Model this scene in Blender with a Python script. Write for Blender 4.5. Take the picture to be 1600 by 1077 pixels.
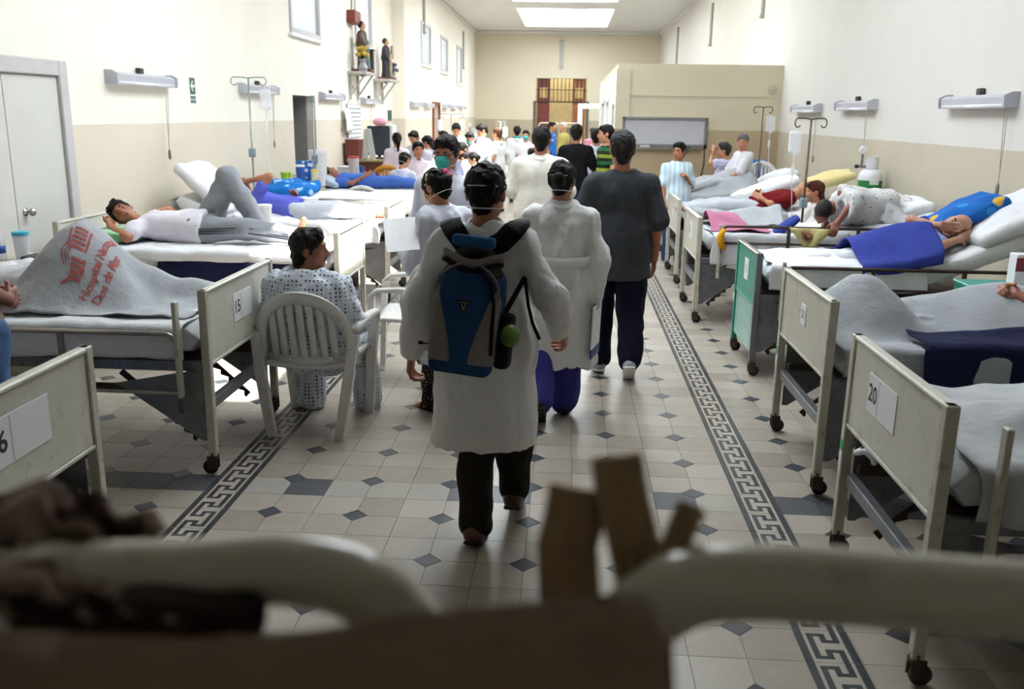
import bpy, bmesh, math, random
import numpy as np
from mathutils import Matrix, Vector

for o in list(bpy.data.objects):
    bpy.data.objects.remove(o, do_unlink=True)
SC = bpy.context.scene
COL = SC.collection
RND = random.Random(7)

# ------------------------------------------------------------------ camera
FPX = 1410.3
CAMP = np.array([0.5355, -3.3899, 1.8047])
PITCH, YAW, ROLL = 0.2500, 0.0583, 0.0156
def cam_axes():
    c, s = math.cos, math.sin
    fwd = np.array([-s(YAW)*c(PITCH), c(YAW)*c(PITCH), -s(PITCH)])
    r0 = np.array([c(YAW), s(YAW), 0.0]); u0 = np.cross(r0, fwd)
    return c(ROLL)*r0+s(ROLL)*u0, -s(ROLL)*r0+c(ROLL)*u0, fwd
CR, CU, CF = cam_axes()
cam = bpy.data.cameras.new('camera'); camo = bpy.data.objects.new('camera', cam)
COL.objects.link(camo)
cam.sensor_width = 36.0; cam.lens = FPX/1600*36.0
cam.clip_start = 0.02; cam.clip_end = 200
camo.matrix_world = Matrix(((CR[0], CU[0], -CF[0], CAMP[0]), (CR[1], CU[1], -CF[1], CAMP[1]),
                            (CR[2], CU[2], -CF[2], CAMP[2]), (0, 0, 0, 1)))
cam.dof.use_dof = True; cam.dof.focus_distance = 5.2; cam.dof.aperture_fstop = 3.6
SC.camera = camo

# ------------------------------------------------------------------ world, sun, skylight lamps, exposure
W = bpy.data.worlds.new('sky_world'); SC.world = W; W.use_nodes = True
bg = W.node_tree.nodes['Background']
bg.inputs['Color'].default_value = (0.93, 0.97, 1.0, 1); bg.inputs['Strength'].default_value = 5.0
sun = bpy.data.lights.new('sun', 'SUN'); sun.energy = 60.0; sun.angle = 0.012; sun.color = (1.0, 0.97, 0.92)
suno = bpy.data.objects.new('sun', sun); COL.objects.link(suno)
suno.rotation_euler = Vector((-0.47, 0.05, -1.0)).to_track_quat('-Z', 'Y').to_euler()
suno.location = (6, 5, 12)
SKY = [(1.7, 7.4), (10.6, 16.2), (18.6, 24.2), (25.9, 31.8)]       # rooflight openings along the ward
SKX = (-1.2, 1.8)
CEIL = 4.95
for i, (a, b) in enumerate(SKY):
    l = bpy.data.lights.new('rooflight_glow', 'AREA'); l.shape = 'RECTANGLE'
    l.size = SKX[1]-SKX[0]-0.1; l.size_y = b-a-0.1; l.energy = (285, 470, 430, 300)[i]; l.color = (0.95, 0.98, 1.0)
    lo = bpy.data.objects.new('rooflight_glow', l); COL.objects.link(lo)
    lo.location = ((SKX[0]+SKX[1])/2, (a+b)/2, CEIL+0.12)
SC.view_settings.view_transform = 'Standard'; SC.view_settings.look = 'None'
SC.view_settings.gamma = 1.0; SC.view_settings.use_curve_mapping = False
SC.view_settings.exposure = -1.05
SC.display_settings.display_device = 'sRGB'

def at_y(px, py, Y):      # a photograph pixel seen on the plane y = Y
    d = CF+(px-800)/FPX*CR-(py-538.5)/FPX*CU
    return CAMP+d*(Y-CAMP[1])/d[1]
def at_x(px, py, X):
    d = CF+(px-800)/FPX*CR-(py-538.5)/FPX*CU
    return CAMP+d*(X-CAMP[0])/d[0]
def at_d(px, py, D):
    return CAMP+(CF+(px-800)/FPX*CR-(py-538.5)/FPX*CU)*D

# ------------------------------------------------------------------ materials
MATS = {}
def srgb(c):
    if isinstance(c, str):
        c = tuple(int(c[i:i+2], 16)/255 for i in (0, 2, 4))
    return tuple((x/12.92 if x <= .04045 else ((x+.055)/1.055)**2.4) for x in c)
class NT:
    def __init__(s, name):
        s.m = bpy.data.materials.new(name); s.m.use_nodes = True
        s.t = s.m.node_tree; s.b = s.t.nodes['Principled BSDF']
    def n(s, typ, **kw):
        x = s.t.nodes.new(typ)
        for k, v in kw.items(): setattr(x, k, v)
        return x
    def l(s, a, b): s.t.links.new(a, b)
    def val(s, sock, v):
        if hasattr(v, 'is_output') or hasattr(v, 'links'): s.l(v, sock)
        else: sock.default_value = v
    def math(s, op, a, b=0.0):
        x = s.n('ShaderNodeMath', operation=op); s.val(x.inputs[0], a); s.val(x.inputs[1], b); return x.outputs[0]
    def mix(s, f, a, b):
        x = s.n('ShaderNodeMix', data_type='RGBA'); s.val(x.inputs[0], f)
        for sk, v in ((x.inputs[6], a), (x.inputs[7], b)):
            if isinstance(v, tuple): sk.default_value = v[:3]+(1,)
            else: s.l(v, sk)
        return x.outputs[2]
    def noise(s, scale, detail=4, vec=None, rough=.55):
        x = s.n('ShaderNodeTexNoise'); x.inputs['Scale'].default_value = scale
        x.inputs['Detail'].default_value = detail; x.inputs['Roughness'].default_value = rough
        if vec is not None: s.l(vec, x.inputs['Vector'])
        return x.outputs[0]
    def pos(s): return s.n('ShaderNodeNewGeometry').outputs['Position']
    def obj(s): return s.n('ShaderNodeTexCoord').outputs['Object']
    def sep(s, v):
        x = s.n('ShaderNodeSeparateXYZ'); s.l(v, x.inputs[0]); return x.outputs
    def ramp(s, v, a, b):
        x = s.n('ShaderNodeMapRange'); x.clamp = True; s.val(x.inputs[0], v)
        x.inputs[1].default_value = a; x.inputs[2].default_value = b; return x.outputs[0]
    def bump(s, h, strength=.3, dist=.01):
        x = s.n('ShaderNodeBump'); x.inputs['Strength'].default_value = strength
        x.inputs['Distance'].default_value = dist; s.l(h, x.inputs['Height']); s.l(x.outputs[0], s.b.inputs['Normal'])

def M(name, col, rough=.5, metal=0.0, var=.12, scale=9.0, bump=0.0, bscale=40.0, spec=.5, dirt=None, sheen=0, trans=0):
    """plain painted / woven / skin surface with a little procedural mottling"""
    if name in MATS: return MATS[name]
    c = srgb(col); k = NT(name); v = k.obj()
    dark = tuple(x*(1-var) for x in c); lite = tuple(min(1, x*(1+var*.6)) for x in c)
    base = k.mix(k.ramp(k.noise(scale, 5, v), .3, .7), dark, lite)
    if dirt:
        base = k.mix(k.math('MULTIPLY', k.ramp(k.noise(14, 8, v, .7), .56, .74), .75), base, srgb(dirt))
    k.l(base, k.b.inputs['Base Color'])
    k.b.inputs['Roughness'].default_value = rough; k.b.inputs['Metallic'].default_value = metal
    k.b.inputs['Specular IOR Level'].default_value = spec
    if sheen: k.b.inputs['Sheen Weight'].default_value = sheen
    if trans: k.b.inputs['Transmission Weight'].default_value = trans
    if bump: k.bump(k.noise(bscale, 4, v), bump, .006)
    MATS[name] = k.m; return k.m

def cloth(name, col, var=.07, bump=.55):      # soft woven cloth with creases
    if name in MATS: return MATS[name]
    c = srgb(col); k = NT(name); v = k.obj()
    base = k.mix(k.ramp(k.noise(5, 4, v), .3, .7), tuple(x*(1-var) for x in c), c)
    k.l(base, k.b.inputs['Base Color']); k.b.inputs['Roughness'].default_value = .85
    k.b.inputs['Specular IOR Level'].default_value = .15
    n1 = k.noise(11, 5, v, .62); n2 = k.noise(160, 2, v)
    h = k.math('ADD', n1, k.math('MULTIPLY', n2, .12)); k.bump(h, bump, .02)
    MATS[name] = k.m; return k.m

def spotted(name, base, spot, scale, size, rnd=0.0, spot2=None):
    if name in MATS: return MATS[name]
    k = NT(name); v = k.obj()
    x = k.n('ShaderNodeTexVoronoi'); x.inputs['Scale'].default_value = scale; x.inputs['Randomness'].default_value = rnd
    k.l(v, x.inputs['Vector'])
    f = k.ramp(x.outputs['Distance'], size*1.15, size*.85)
    b = k.mix(k.noise(5, 3, v), tuple(q*.9 for q in srgb(base)), srgb(base))
    s = srgb(spot)
    if spot2:
        sp = k.sep(x.outputs['Color'])
        s = k.mix(k.math('GREATER_THAN', sp[0], .5), srgb(spot), srgb(spot2))
    k.l(k.mix(f, b, s), k.b.inputs['Base Color'])
    k.b.inputs['Roughness'].default_value = .85; k.b.inputs['Specular IOR Level'].default_value = .15
    k.bump(k.noise(11, 5, v, .62), .5, .02)
    MATS[name] = k.m; return k.m

def striped(name, cols, period, axis=0, width=.5):
    if name in MATS: return MATS[name]
    k = NT(name); v = k.obj(); s = k.sep(v)
    fr = k.math('FRACT', k.math('MULTIPLY', s[axis], 1/period))
    f = k.math('LESS_THAN', fr, width)
    fr2 = k.math('FRACT', k.math('MULTIPLY', s[axis], .5/period))
    a = k.mix(k.math('LESS_THAN', fr2, .5), srgb(cols[1]), srgb(cols[-1]))
    k.l(k.mix(f, srgb(cols[0]), a), k.b.inputs['Base Color'])
    k.b.inputs['Roughness'].default_value = .85; k.b.inputs['Specular IOR Level'].default_value = .15
    k.bump(k.noise(11, 5, v, .62), .45, .02)
    MATS[name] = k.m; return k.m

# ------------------------------------------------------------------ object bookkeeping
ORG = {}
def tag(o, label=None, cat=None, group=None, kind=None):
    if label: o['label'] = label
    if cat: o['category'] = cat
    if group: o['group'] = group
    if kind: o['kind'] = kind
    return o
def empty(name, loc, label=None, cat=None, group=None, kind=None):
    o = bpy.data.objects.new(name, None); COL.objects.link(o); o.location = tuple(float(x) for x in loc)
    o.empty_display_size = .05
    ORG[o.name] = np.array(loc, float); return tag(o, label, cat, group, kind)
def link_mesh(name, V, F, mat, parent=None, smooth=False, mats=None, midx=None, label=None, cat=None, group=None, kind=None):
    """V in world coordinates; one object, origin at its base (or at its thing's origin when a part)"""
    V = np.asarray(V, float)
    if parent is not None: org = ORG[parent.name]
    else:
        lo, hi = V.min(0), V.max(0); org = np.array([(lo[0]+hi[0])/2, (lo[1]+hi[1])/2, lo[2]])
    me = bpy.data.meshes.new(name)
    if isinstance(F, np.ndarray):
        n, k = F.shape; me.vertices.add(len(V)); me.vertices.foreach_set('co', (V-org).ravel())
        me.loops.add(n*k); me.loops.foreach_set('vertex_index', F.ravel().astype(np.int32))
        me.polygons.add(n); me.polygons.foreach_set('loop_start', np.arange(0, n*k, k, dtype=np.int32))
        me.polygons.foreach_set('loop_total', np.full(n, k, np.int32)); me.update(calc_edges=True)
    else:
        me.from_pydata([tuple(v) for v in (V-org)], [], F)
    for m in (mats or [mat]): me.materials.append(m)
    if midx is not None: me.polygons.foreach_set('material_index', np.asarray(midx, np.int32))
    if smooth: me.polygons.foreach_set('use_smooth', np.ones(len(me.polygons), bool))
    me.update()
    o = bpy.data.objects.new(name, me); COL.objects.link(o)
    if parent is not None: o.parent = parent
    else: o.location = tuple(org)
    ORG[o.name] = org
    return tag(o, label, cat, group, kind)

def unit(v):
    v = np.asarray(v, float); return v/(np.linalg.norm(v)+1e-12)
def frame_of(d):
    d = unit(d); a = np.array([0, 0, 1.]) if abs(d[2]) < .9 else np.array([1., 0, 0])
    x = unit(np.cross(a, d)); return x, np.cross(d, x), d

class MB:
    """collects solids in world coordinates; build() links them as ONE mesh"""
    def __init__(s): s.v = []; s.f = []; s.mi = []; s.cur = 0
    def add(s, V, F):
        n = len(s.v); s.v += [tuple(map(float, p)) for p in V]
        for f in F: s.f.append(tuple(i+n for i in f)); s.mi.append(s.cur)
        return s
    def box(s, lo, hi, b=0.0):
        lo = np.array(lo, float); hi = np.array(hi, float); c = (lo+hi)/2
        return s.obox(c, np.abs(hi-lo)/2, np.eye(3), b)
    def obox(s, c, h, ax=None, b=0.0):
        ax = np.eye(3) if ax is None else np.array(ax, float); h = np.array(h, float); c = np.array(c, float)
        b = min(b, h.min()*.9)
        if b <= 0:
            V = [c+ax[0]*h[0]*x+ax[1]*h[1]*y+ax[2]*h[2]*z for x in (-1, 1) for y in (-1, 1) for z in (-1, 1)]
            return s.add(V, [(0, 1, 3, 2), (4, 6, 7, 5), (0, 4, 5, 1), (2, 3, 7, 6), (0, 2, 6, 4), (1, 5, 7, 3)])
        V = []; idx = {}
        for x in (-1, 1):
            for y in (-1, 1):
                for z in (-1, 1):
                    for k in range(3):
                        q = np.array([x, y, z])*(h-b); q[k] = (x, y, z)[k]*h[k]
                        idx[(x, y, z, k)] = len(V); V.append(c+ax[0]*q[0]+ax[1]*q[1]+ax[2]*q[2])
        F = []
        for k in range(3):
            i, j = (k+1) % 3, (k+2) % 3
            for sg in (-1, 1):
                def key(a, b_):
                    t = [0, 0, 0]; t[k] = sg; t[i] = a; t[j] = b_; return idx[(t[0], t[1], t[2], k)]
                q = [key(-1, -1), key(1, -1), key(1, 1), key(-1, 1)]
                F.append(tuple(q if sg > 0 else q[::-1]))
            for a in (-1, 1):
                for b_ in (-1, 1):
                    t0 = [0, 0, 0]; t1 = [0, 0, 0]; t0[k] = -1; t1[k] = 1
                    for t in (t0, t1): t[i] = a; t[j] = b_
                    q = [idx[(*t0, i)], idx[(*t1, i)], idx[(*t1, j)], idx[(*t0, j)]]
                    F.append(tuple(q if a*b_ < 0 else q[::-1]))
        for x in (-1, 1):
            for y in (-1, 1):
                for z in (-1, 1):
                    q = [idx[(x, y, z, k)] for k in range(3)]
                    F.append(tuple(q if x*y*z > 0 else q[::-1]))
        return s.add(V, F)
    def beam(s, a, b, w, h, up=(0, 0, 1), bev=.002):
        a = np.array(a, float); b = np.array(b, float); d = unit(b-a); x = unit(np.cross(d, up)); y = np.cross(x, d)
        return s.obox((a+b)/2, (np.linalg.norm(b-a)/2, w/2, h/2), (d, x, y), bev)
    def tube(s, pts, r, n=10, closed=False, caps=True):
        P = [np.array(p, float) for p in pts]; k = len(P); R = r if hasattr(r, '__len__') else [r]*k
        V = []; px = None
        for i in range(k):
            d = unit((P[(i+1) % k] if (closed or i < k-1) else P[i])-(P[i-1] if (closed or i > 0) else P[i]))
            if px is None: px = frame_of(d)[0]
            px = unit(px-d*np.dot(px, d)); py = np.cross(d, px)
            for j in range(n):
                t = 2*math.pi*j/n; V.append(P[i]+R[i]*(math.cos(t)*px+math.sin(t)*py))
        F = []
        for i in range(k if closed else k-1):
            i2 = (i+1) % k
            for j in range(n): F.append((i*n+j, i*n+(j+1) % n, i2*n+(j+1) % n, i2*n+j))
        if caps and not closed:
            F.append(tuple(range(n))[::-1]); F.append(tuple((k-1)*n+j for j in range(n)))
        return s.add(V, F)
    def cyl(s, a, b, r1, r2=None, n=16): return s.tube([a, b], [r1, r1 if r2 is None else r2], n)
    def lathe(s, prof, c, axis=(0, 0, 1), n=24):
        x, y, d = frame_of(axis); c = np.array(c, float); V = []; F = []; k = len(prof)
        for r, z in prof:
            for j in range(n):
                t = 2*math.pi*j/n; V.append(c+d*z+r*(math.cos(t)*x+math.sin(t)*y))
        for i in range(k-1):
            for j in range(n): F.append((i*n+j, i*n+(j+1) % n, (i+1)*n+(j+1) % n, (i+1)*n+j))
        if prof[0][0] > 1e-6: F.append(tuple(range(n))[::-1])
        if prof[-1][0] > 1e-6: F.append(tuple((k-1)*n+j for j in range(n)))
        return s.add(V, F)
    def ell(s, c, r, ax=None, n=12, m=8):
        ax = np.eye(3) if ax is None else np.array(ax, float); c = np.array(c, float); V = []; F = []
        r = np.array([r]*3 if not hasattr(r, '__len__') else r, float)
        for i in range(m+1):
            p = math.pi*i/m
            for j in range(n):
                t = 2*math.pi*j/n
                q = np.array([math.sin(p)*math.cos(t), math.sin(p)*math.sin(t), math.cos(p)])*r
                V.append(c+q[0]*ax[0]+q[1]*ax[1]+q[2]*ax[2])
        for i in range(m):
            for j in range(n): F.append((i*n+j, (i+1)*n+j, (i+1)*n+(j+1) % n, i*n+(j+1) % n))
        return s.add(V, F)
    def prism(s, poly, c, ax, h):
        """poly: 2-D outline in axes ax[0], ax[1], extruded h along ax[2]"""
        c = np.array(c, float); ax = np.array(ax, float); n = len(poly)
        V = [c+ax[0]*p[0]+ax[1]*p[1]+ax[2]*z for z in (0, h) for p in poly]
        F = [tuple(range(n))[::-1], tuple(range(n, 2*n))]+[(i, (i+1) % n, n+(i+1) % n, n+i) for i in range(n)]
        return s.add(V, F)
    def grid(s, G, closed_v=False):
        a, b = G.shape[:2]; V = G.reshape(-1, 3); F = []
        for i in range(a-1):
            for j in range(b if closed_v else b-1):
                F.append((i*b+j, i*b+(j+1) % b, (i+1)*b+(j+1) % b, (i+1)*b+j))
        return s.add(V, F)
    def build(s, name, mat, parent=None, smooth=False, mats=None, fix=True, **kw):
        o = link_mesh(name, s.v, s.f, mat, parent, smooth, mats, s.mi if mats else None, **kw)
        if fix:
            bm = bmesh.new(); bm.from_mesh(o.data); bmesh.ops.recalc_face_normals(bm, faces=bm.faces); bm.to_mesh(o.data); bm.free()
        if smooth == 'auto':
            o.data.polygons.foreach_set('use_smooth', np.ones(len(o.data.polygons), bool))
            o.data.set_sharp_from_angle(angle=math.radians(38))
        return o
def solidify(o, t, off=-1):
    m = o.modifiers.new('thickness', 'SOLIDIFY'); m.thickness = t; m.offset = off; return o
def text_verts(s, size, align='CENTER'):
    cu = bpy.data.curves.new('t', 'FONT'); cu.body = s; cu.size = size; cu.align_x = align; cu.align_y = 'CENTER'
    cu.resolution_u = 3; cu.offset = size*.018
    o = bpy.data.objects.new('t', cu); COL.objects.link(o)
    dg = bpy.context.evaluated_depsgraph_get(); me = o.evaluated_get(dg).to_mesh()
    V = np.array([v.co[:] for v in me.vertices]); F = [tuple(p.vertices) for p in me.polygons]
    o.evaluated_get(dg).to_mesh_clear(); bpy.data.objects.remove(o); bpy.data.curves.remove(cu)
    return V, F
def text(s, size, c, ax, name, mat, parent, align='CENTER', thick=.0):
    V, F = text_verts(s, size, align); c = np.array(c, float); ax = np.array(ax, float)
    P = c+V[:, :1]*ax[0]+V[:, 1:2]*ax[1]
    o = MB().add(P, F).build(name, mat, parent, fix=False); return o
# ------------------------------------------------------------------ smooth solids (bodies, clothes, pillows) by surface nets
NZ = np.random.RandomState(3).rand(32, 32, 32).astype(np.float32)*2-1
def vnoise(P, seed=0):
    P = P+seed*7.31; i = np.floor(P).astype(int); f = P-i; f = f*f*(3-2*f); r = 0
    for dx in (0, 1):
        wx = f[:, 0] if dx else 1-f[:, 0]
        for dy in (0, 1):
            wy = f[:, 1] if dy else 1-f[:, 1]
            for dz in (0, 1):
                wz = f[:, 2] if dz else 1-f[:, 2]
                r = r+NZ[(i[:, 0]+dx) % 32, (i[:, 1]+dy) % 32, (i[:, 2]+dz) % 32]*wx*wy*wz
    return r
class SDF:
    def __init__(s, vox): s.vox = vox; s.pr = []; s.post = []
    def _add(s, fn, lo, hi, k, op): s.pr.append((fn, np.array(lo), np.array(hi), k, op)); return s
    def cap(s, a, b, ra, rb=None, k=.02, flat=None, op='+'):
        a = np.array(a, float); b = np.array(b, float); rb = ra if rb is None else rb; ba = b-a; L = ba@ba+1e-12
        def fn(P):
            v = P-a; t = np.clip(v@ba/L, 0, 1); v = v-t[:, None]*ba
            if flat is not None:
                n, sc = flat; q = (v@n)*(1/sc-1); v = v+q[:, None]*n
            return np.sqrt((v*v).sum(1))-(ra+(rb-ra)*t)
        m = max(ra, rb); return s._add(fn, np.minimum(a, b)-m, np.maximum(a, b)+m, k, op)
    def ell(s, c, r, ax=None, k=.02, op='+'):
        c = np.array(c, float); r = np.array(r, float); A = np.eye(3) if ax is None else np.array(ax, float)
        def fn(P):
            q = (P-c)@A.T; k0 = np.sqrt(((q/r)**2).sum(1)); k1 = np.sqrt(((q/(r*r))**2).sum(1))+1e-9
            return k0*(k0-1)/k1
        m = np.sqrt((A.T**2)@(r**2)) if ax is not None else r
        return s._add(fn, c-m, c+m, k, op)
    def box(s, c, h, ax=None, rd=.01, k=.02, op='+'):
        c = np.array(c, float); h = np.array(h, float); A = np.eye(3) if ax is None else np.array(ax, float)
        def fn(P):
            q = np.abs((P-c)@A.T)-(h-rd)
            return np.sqrt((np.maximum(q, 0)**2).sum(1))+np.minimum(q.max(1), 0)-rd
        m = np.abs(A.T)@h; return s._add(fn, c-m, c+m, k, op)
    def plane(s, pt, n, k=.004):              # keep the side n points away from
        s.post.append(('cut', np.array(pt, float), unit(n), k)); return s
    def noise(s, amp, scale, seed=0): s.post.append(('noise', amp, np.array(scale, float)*np.ones(3), seed)); return s
    def crease(s, amp, scale, seed=0): s.post.append(('crease', amp, np.array(scale, float)*np.ones(3), seed)); return s
    def func(s, fn): s.post.append(('fn', fn, 0, 0)); return s
    def mesh(s):
        add = [p for p in s.pr if p[4] == '+']; pad = 3*s.vox+.012
        lo = np.min([p[1] for p in add], 0)-pad; hi = np.max([p[2] for p in add], 0)+pad
        n = np.ceil((hi-lo)/s.vox).astype(int)+1
        g = [lo[i]+s.vox*np.arange(n[i]) for i in range(3)]
        D = np.full(n, .5, np.float64)
        for fn, a, b, k, op in s.pr:
            m = k+3*s.vox+.01
            i0 = np.clip(np.floor((a-m-lo)/s.vox).astype(int), 0, n); i1 = np.clip(np.ceil((b+m-lo)/s.vox).astype(int)+1, 0, n)
            if (i1 <= i0).any(): continue
            sl = tuple(slice(i0[q], i1[q]) for q in range(3))
            X = np.stack(np.meshgrid(*[g[q][sl[q]] for q in range(3)], indexing='ij'), -1).reshape(-1, 3)
            e = fn(X).reshape(D[sl].shape); d = D[sl]
            if op == '+':
                D[sl] = np.minimum(d, e)-np.maximum(k-np.abs(d-e), 0)**2/(4*k+1e-9)
            else:
                e = -e; D[sl] = np.maximum(d, e)+np.maximum(k-np.abs(d-e), 0)**2/(4*k+1e-9)
        for op, p, q, r in s.post:
            near = np.argwhere(np.abs(D) < 4*s.vox+.03) if op != 'cut' else None
            if op == 'noise':
                X = lo+near*s.vox; D[tuple(near.T)] += p*vnoise(X/q, r)
            elif op == 'crease':
                X = lo+near*s.vox; D[tuple(near.T)] -= p*(np.abs(vnoise(X/q, r))-.3)
            elif op == 'fn':
                X = lo+near*s.vox; D[tuple(near.T)] = p(X, D[tuple(near.T)])
            else:
                e = ((g[0]-p[0])*q[0])[:, None, None]+((g[1]-p[1])*q[1])[None, :, None]+((g[2]-p[2])*q[2])[None, None, :]
                D = np.maximum(D, e)
        return nets(D, lo, s.vox)
def nets(D, lo, vox):
    S = D < 0; n = np.array(D.shape)
    cnt = np.zeros(n-1, np.int8)
    offs = [(x, y, z) for x in (0, 1) for y in (0, 1) for z in (0, 1)]
    for o in offs: cnt += S[o[0]:n[0]-1+o[0], o[1]:n[1]-1+o[1], o[2]:n[2]-1+o[2]]
    act = np.argwhere((cnt > 0) & (cnt < 8))
    if len(act) == 0: return np.zeros((0, 3)), np.zeros((0, 4), int)
    idx = np.full(n-1, -1, np.int64); idx[tuple(act.T)] = np.arange(len(act))
    acc = np.zeros((len(act), 3)); w = np.zeros(len(act))
    for a in range(8):
        for ax in range(3):
            o0 = np.array(offs[a])
            if o0[ax]: continue
            o1 = o0.copy(); o1[ax] = 1
            d0 = D[tuple((act+o0).T)]; d1 = D[tuple((act+o1).T)]; m = (d0 < 0) != (d1 < 0)
            t = np.where(m, d0/(d0-d1+1e-12), 0)
            acc += m[:, None]*o0; acc[:, ax] += m*t; w += m
    V = lo+(act+acc/w[:, None])*vox
    F = []
    for ax in range(3):
        u, v = (ax+1) % 3, (ax+2) % 3
        sl0 = [slice(None)]*3; sl1 = [slice(None)]*3; sl0[ax] = slice(0, n[ax]-1); sl1[ax] = slice(1, n[ax])
        E = np.argwhere(S[tuple(sl0)] != S[tuple(sl1)])
        E = E[(E[:, u] > 0) & (E[:, v] > 0) & (E[:, u] < n[u]-1) & (E[:, v] < n[v]-1)]
        q = []
        for du, dv in ((1, 1), (0, 1), (0, 0), (1, 0)):
            c = E.copy(); c[:, u] -= du; c[:, v] -= dv; q.append(idx[tuple(c.T)])
        q = np.stack(q, 1); inside = S[tuple(E.T)]
        q[~inside] = q[~inside][:, ::-1]; F.append(q)
    return V, np.concatenate(F)
def sdf_obj(s, name, mat, parent=None, axes=None, org=None, **kw):
    """s an SDF or a list of them (joined into one mesh)"""
    Vs = []; Fs = []; k = 0
    for q in (s if isinstance(s, list) else [s]):
        V, F = q.mesh(); Vs.append(V); Fs.append(F+k); k += len(V)
    V = np.concatenate(Vs); F = np.concatenate(Fs)
    if axes is not None: V = np.asarray(org)+V@np.asarray(axes)
    return link_mesh(name, V, F, mat, parent, True, **kw)
# ------------------------------------------------------------------ the room shell
XL, XL2, XR, YB, YF = -3.53, -3.25, 3.95, 33.6, -6.0
def wall_mat(name, up, low, h, seed=0.0):
    k = NT(name); p = k.pos(); s = k.sep(p)
    wob = k.math('MULTIPLY', k.noise(1.3, 2, p), .015)
    f = k.math('GREATER_THAN', k.math('ADD', s[2], wob), h+.007)
    n = k.ramp(k.noise(.9, 6, p, .6), .3, .75)
    u = k.mix(n, tuple(x*.93 for x in srgb(up)), srgb(up)); l = k.mix(n, tuple(x*.9 for x in srgb(low)), srgb(low))
    base = k.mix(f, l, u)
    sc = k.ramp(k.noise(6, 10, p, .75), .68, .76)
    base = k.mix(k.math('MULTIPLY', sc, .35), base, srgb('8f8672'))
    k.l(base, k.b.inputs['Base Color']); k.b.inputs['Roughness'].default_value = .62
    k.b.inputs['Specular IOR Level'].default_value = .25
    k.bump(k.math('ADD', k.noise(3, 5, p), k.math('MULTIPLY', k.noise(60, 2, p), .08)), .25, .02)
    MATS[name] = k.m; return k.m
mWL = wall_mat('wall_paint_left_lit', 'f9f4e8', 'e2d8c6', 1.665)  # two-tone paint, lightened to put this side's stronger light into the colour
mWR = wall_mat('wall_paint_right_dim', 'd6d3cd', 'beb5a3', 1.59)  # two-tone paint, darkened to put the right side's dimmer light into the colour
mWB = wall_mat('wall_paint_back', 'd3cab4', 'b0a58e', 1.60)
mWP = wall_mat('wall_paint_partition', 'd6ccb2', 'bba98a', 1.60)
mCEIL = M('ceiling_paint', 'dcdddb', .8, var=.05, scale=.8)
mWHITE = M('white_gloss', 'f2f2f0', .35, var=.04)
mFRAME = M('grey_frame_paint', 'c4c0c0', .45, var=.06)
mDOOR = M('door_leaf_paint', 'd3d2cc', .5, var=.04, scale=3)

def holed(axis, lo, hi, holes):
    """box between lo and hi with rectangular through-holes in the two axes other than `axis`"""
    m = MB(); a, b = [i for i in range(3) if i != axis]
    A = sorted({lo[a], hi[a], *[h[0] for h in holes], *[h[1] for h in holes]})
    B = sorted({lo[b], hi[b], *[h[2] for h in holes], *[h[3] for h in holes]})
    for i in range(len(A)-1):
        for j in range(len(B)-1):
            ca, cb = (A[i]+A[i+1])/2, (B[j]+B[j+1])/2
            if any(h[0] < ca < h[1] and h[2] < cb < h[3] for h in holes): continue
            l = [0]*3; h_ = [0]*3; l[axis] = lo[axis]; h_[axis] = hi[axis]
            l[a], h_[a], l[b], h_[b] = A[i], A[i+1], B[j], B[j+1]; m.box(l, h_)
    return m
WIN1 = [(10.1, 11.7, 2.9, 4.15), (14.2, 15.65, 3.05, 4.25)]
WIN2 = []
for a, b, c, d in ((657, 673, 38, 108), (688, 699, 60, 118), (713, 721, 75, 135)):
    q0 = at_x(a, c, XL2); q1 = at_x(b, d, XL2); WIN2.append((q0[1], q1[1], q1[2]+.05, q0[2]+.1))
DOOR1 = (2.45, 3.78, 0.0, 2.04)
DOOR2 = (10.1, 11.3, 0.0, 2.03)
DOORF = (at_x(676, 166, XL2)[1], at_x(685, 166, XL2)[1], 0.0, 2.0)
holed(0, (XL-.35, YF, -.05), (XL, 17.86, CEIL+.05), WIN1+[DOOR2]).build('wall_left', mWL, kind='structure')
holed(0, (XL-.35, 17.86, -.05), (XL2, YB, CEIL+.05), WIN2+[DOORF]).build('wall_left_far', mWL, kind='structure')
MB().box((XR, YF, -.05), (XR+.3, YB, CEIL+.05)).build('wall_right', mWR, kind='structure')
d0 = at_y(838, 122, YB); d1 = at_y(915, 200, YB)
DB = (d0[0], d1[0], 0.0, d0[2])
holed(1, (XL2, YB, -.05), (XR, YB+.4, CEIL+.05), [DB]).build('wall_back', mWB, kind='structure')
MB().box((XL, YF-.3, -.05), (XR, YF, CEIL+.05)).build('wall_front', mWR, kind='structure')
cl = holed(2, (XL-.35, YF-.3, CEIL), (XR+.3, YB+.4, CEIL+.12), [(SKX[0], SKX[1], a, b) for a, b in SKY])
cl.build('ceiling', mCEIL, kind='structure')
for i, (p, q) in enumerate((((XL2, YB-.06, CEIL-.1), (XR, YB, CEIL)), ((XL2, 17.86, CEIL-.1), (XL2+.06, YB, CEIL)), ((XR-.06, YF, CEIL-.1), (XR, YB, CEIL)))):
    MB().box(p, q, .02).build('trim_%d' % (i+1), mCEIL, kind='structure')
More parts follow.
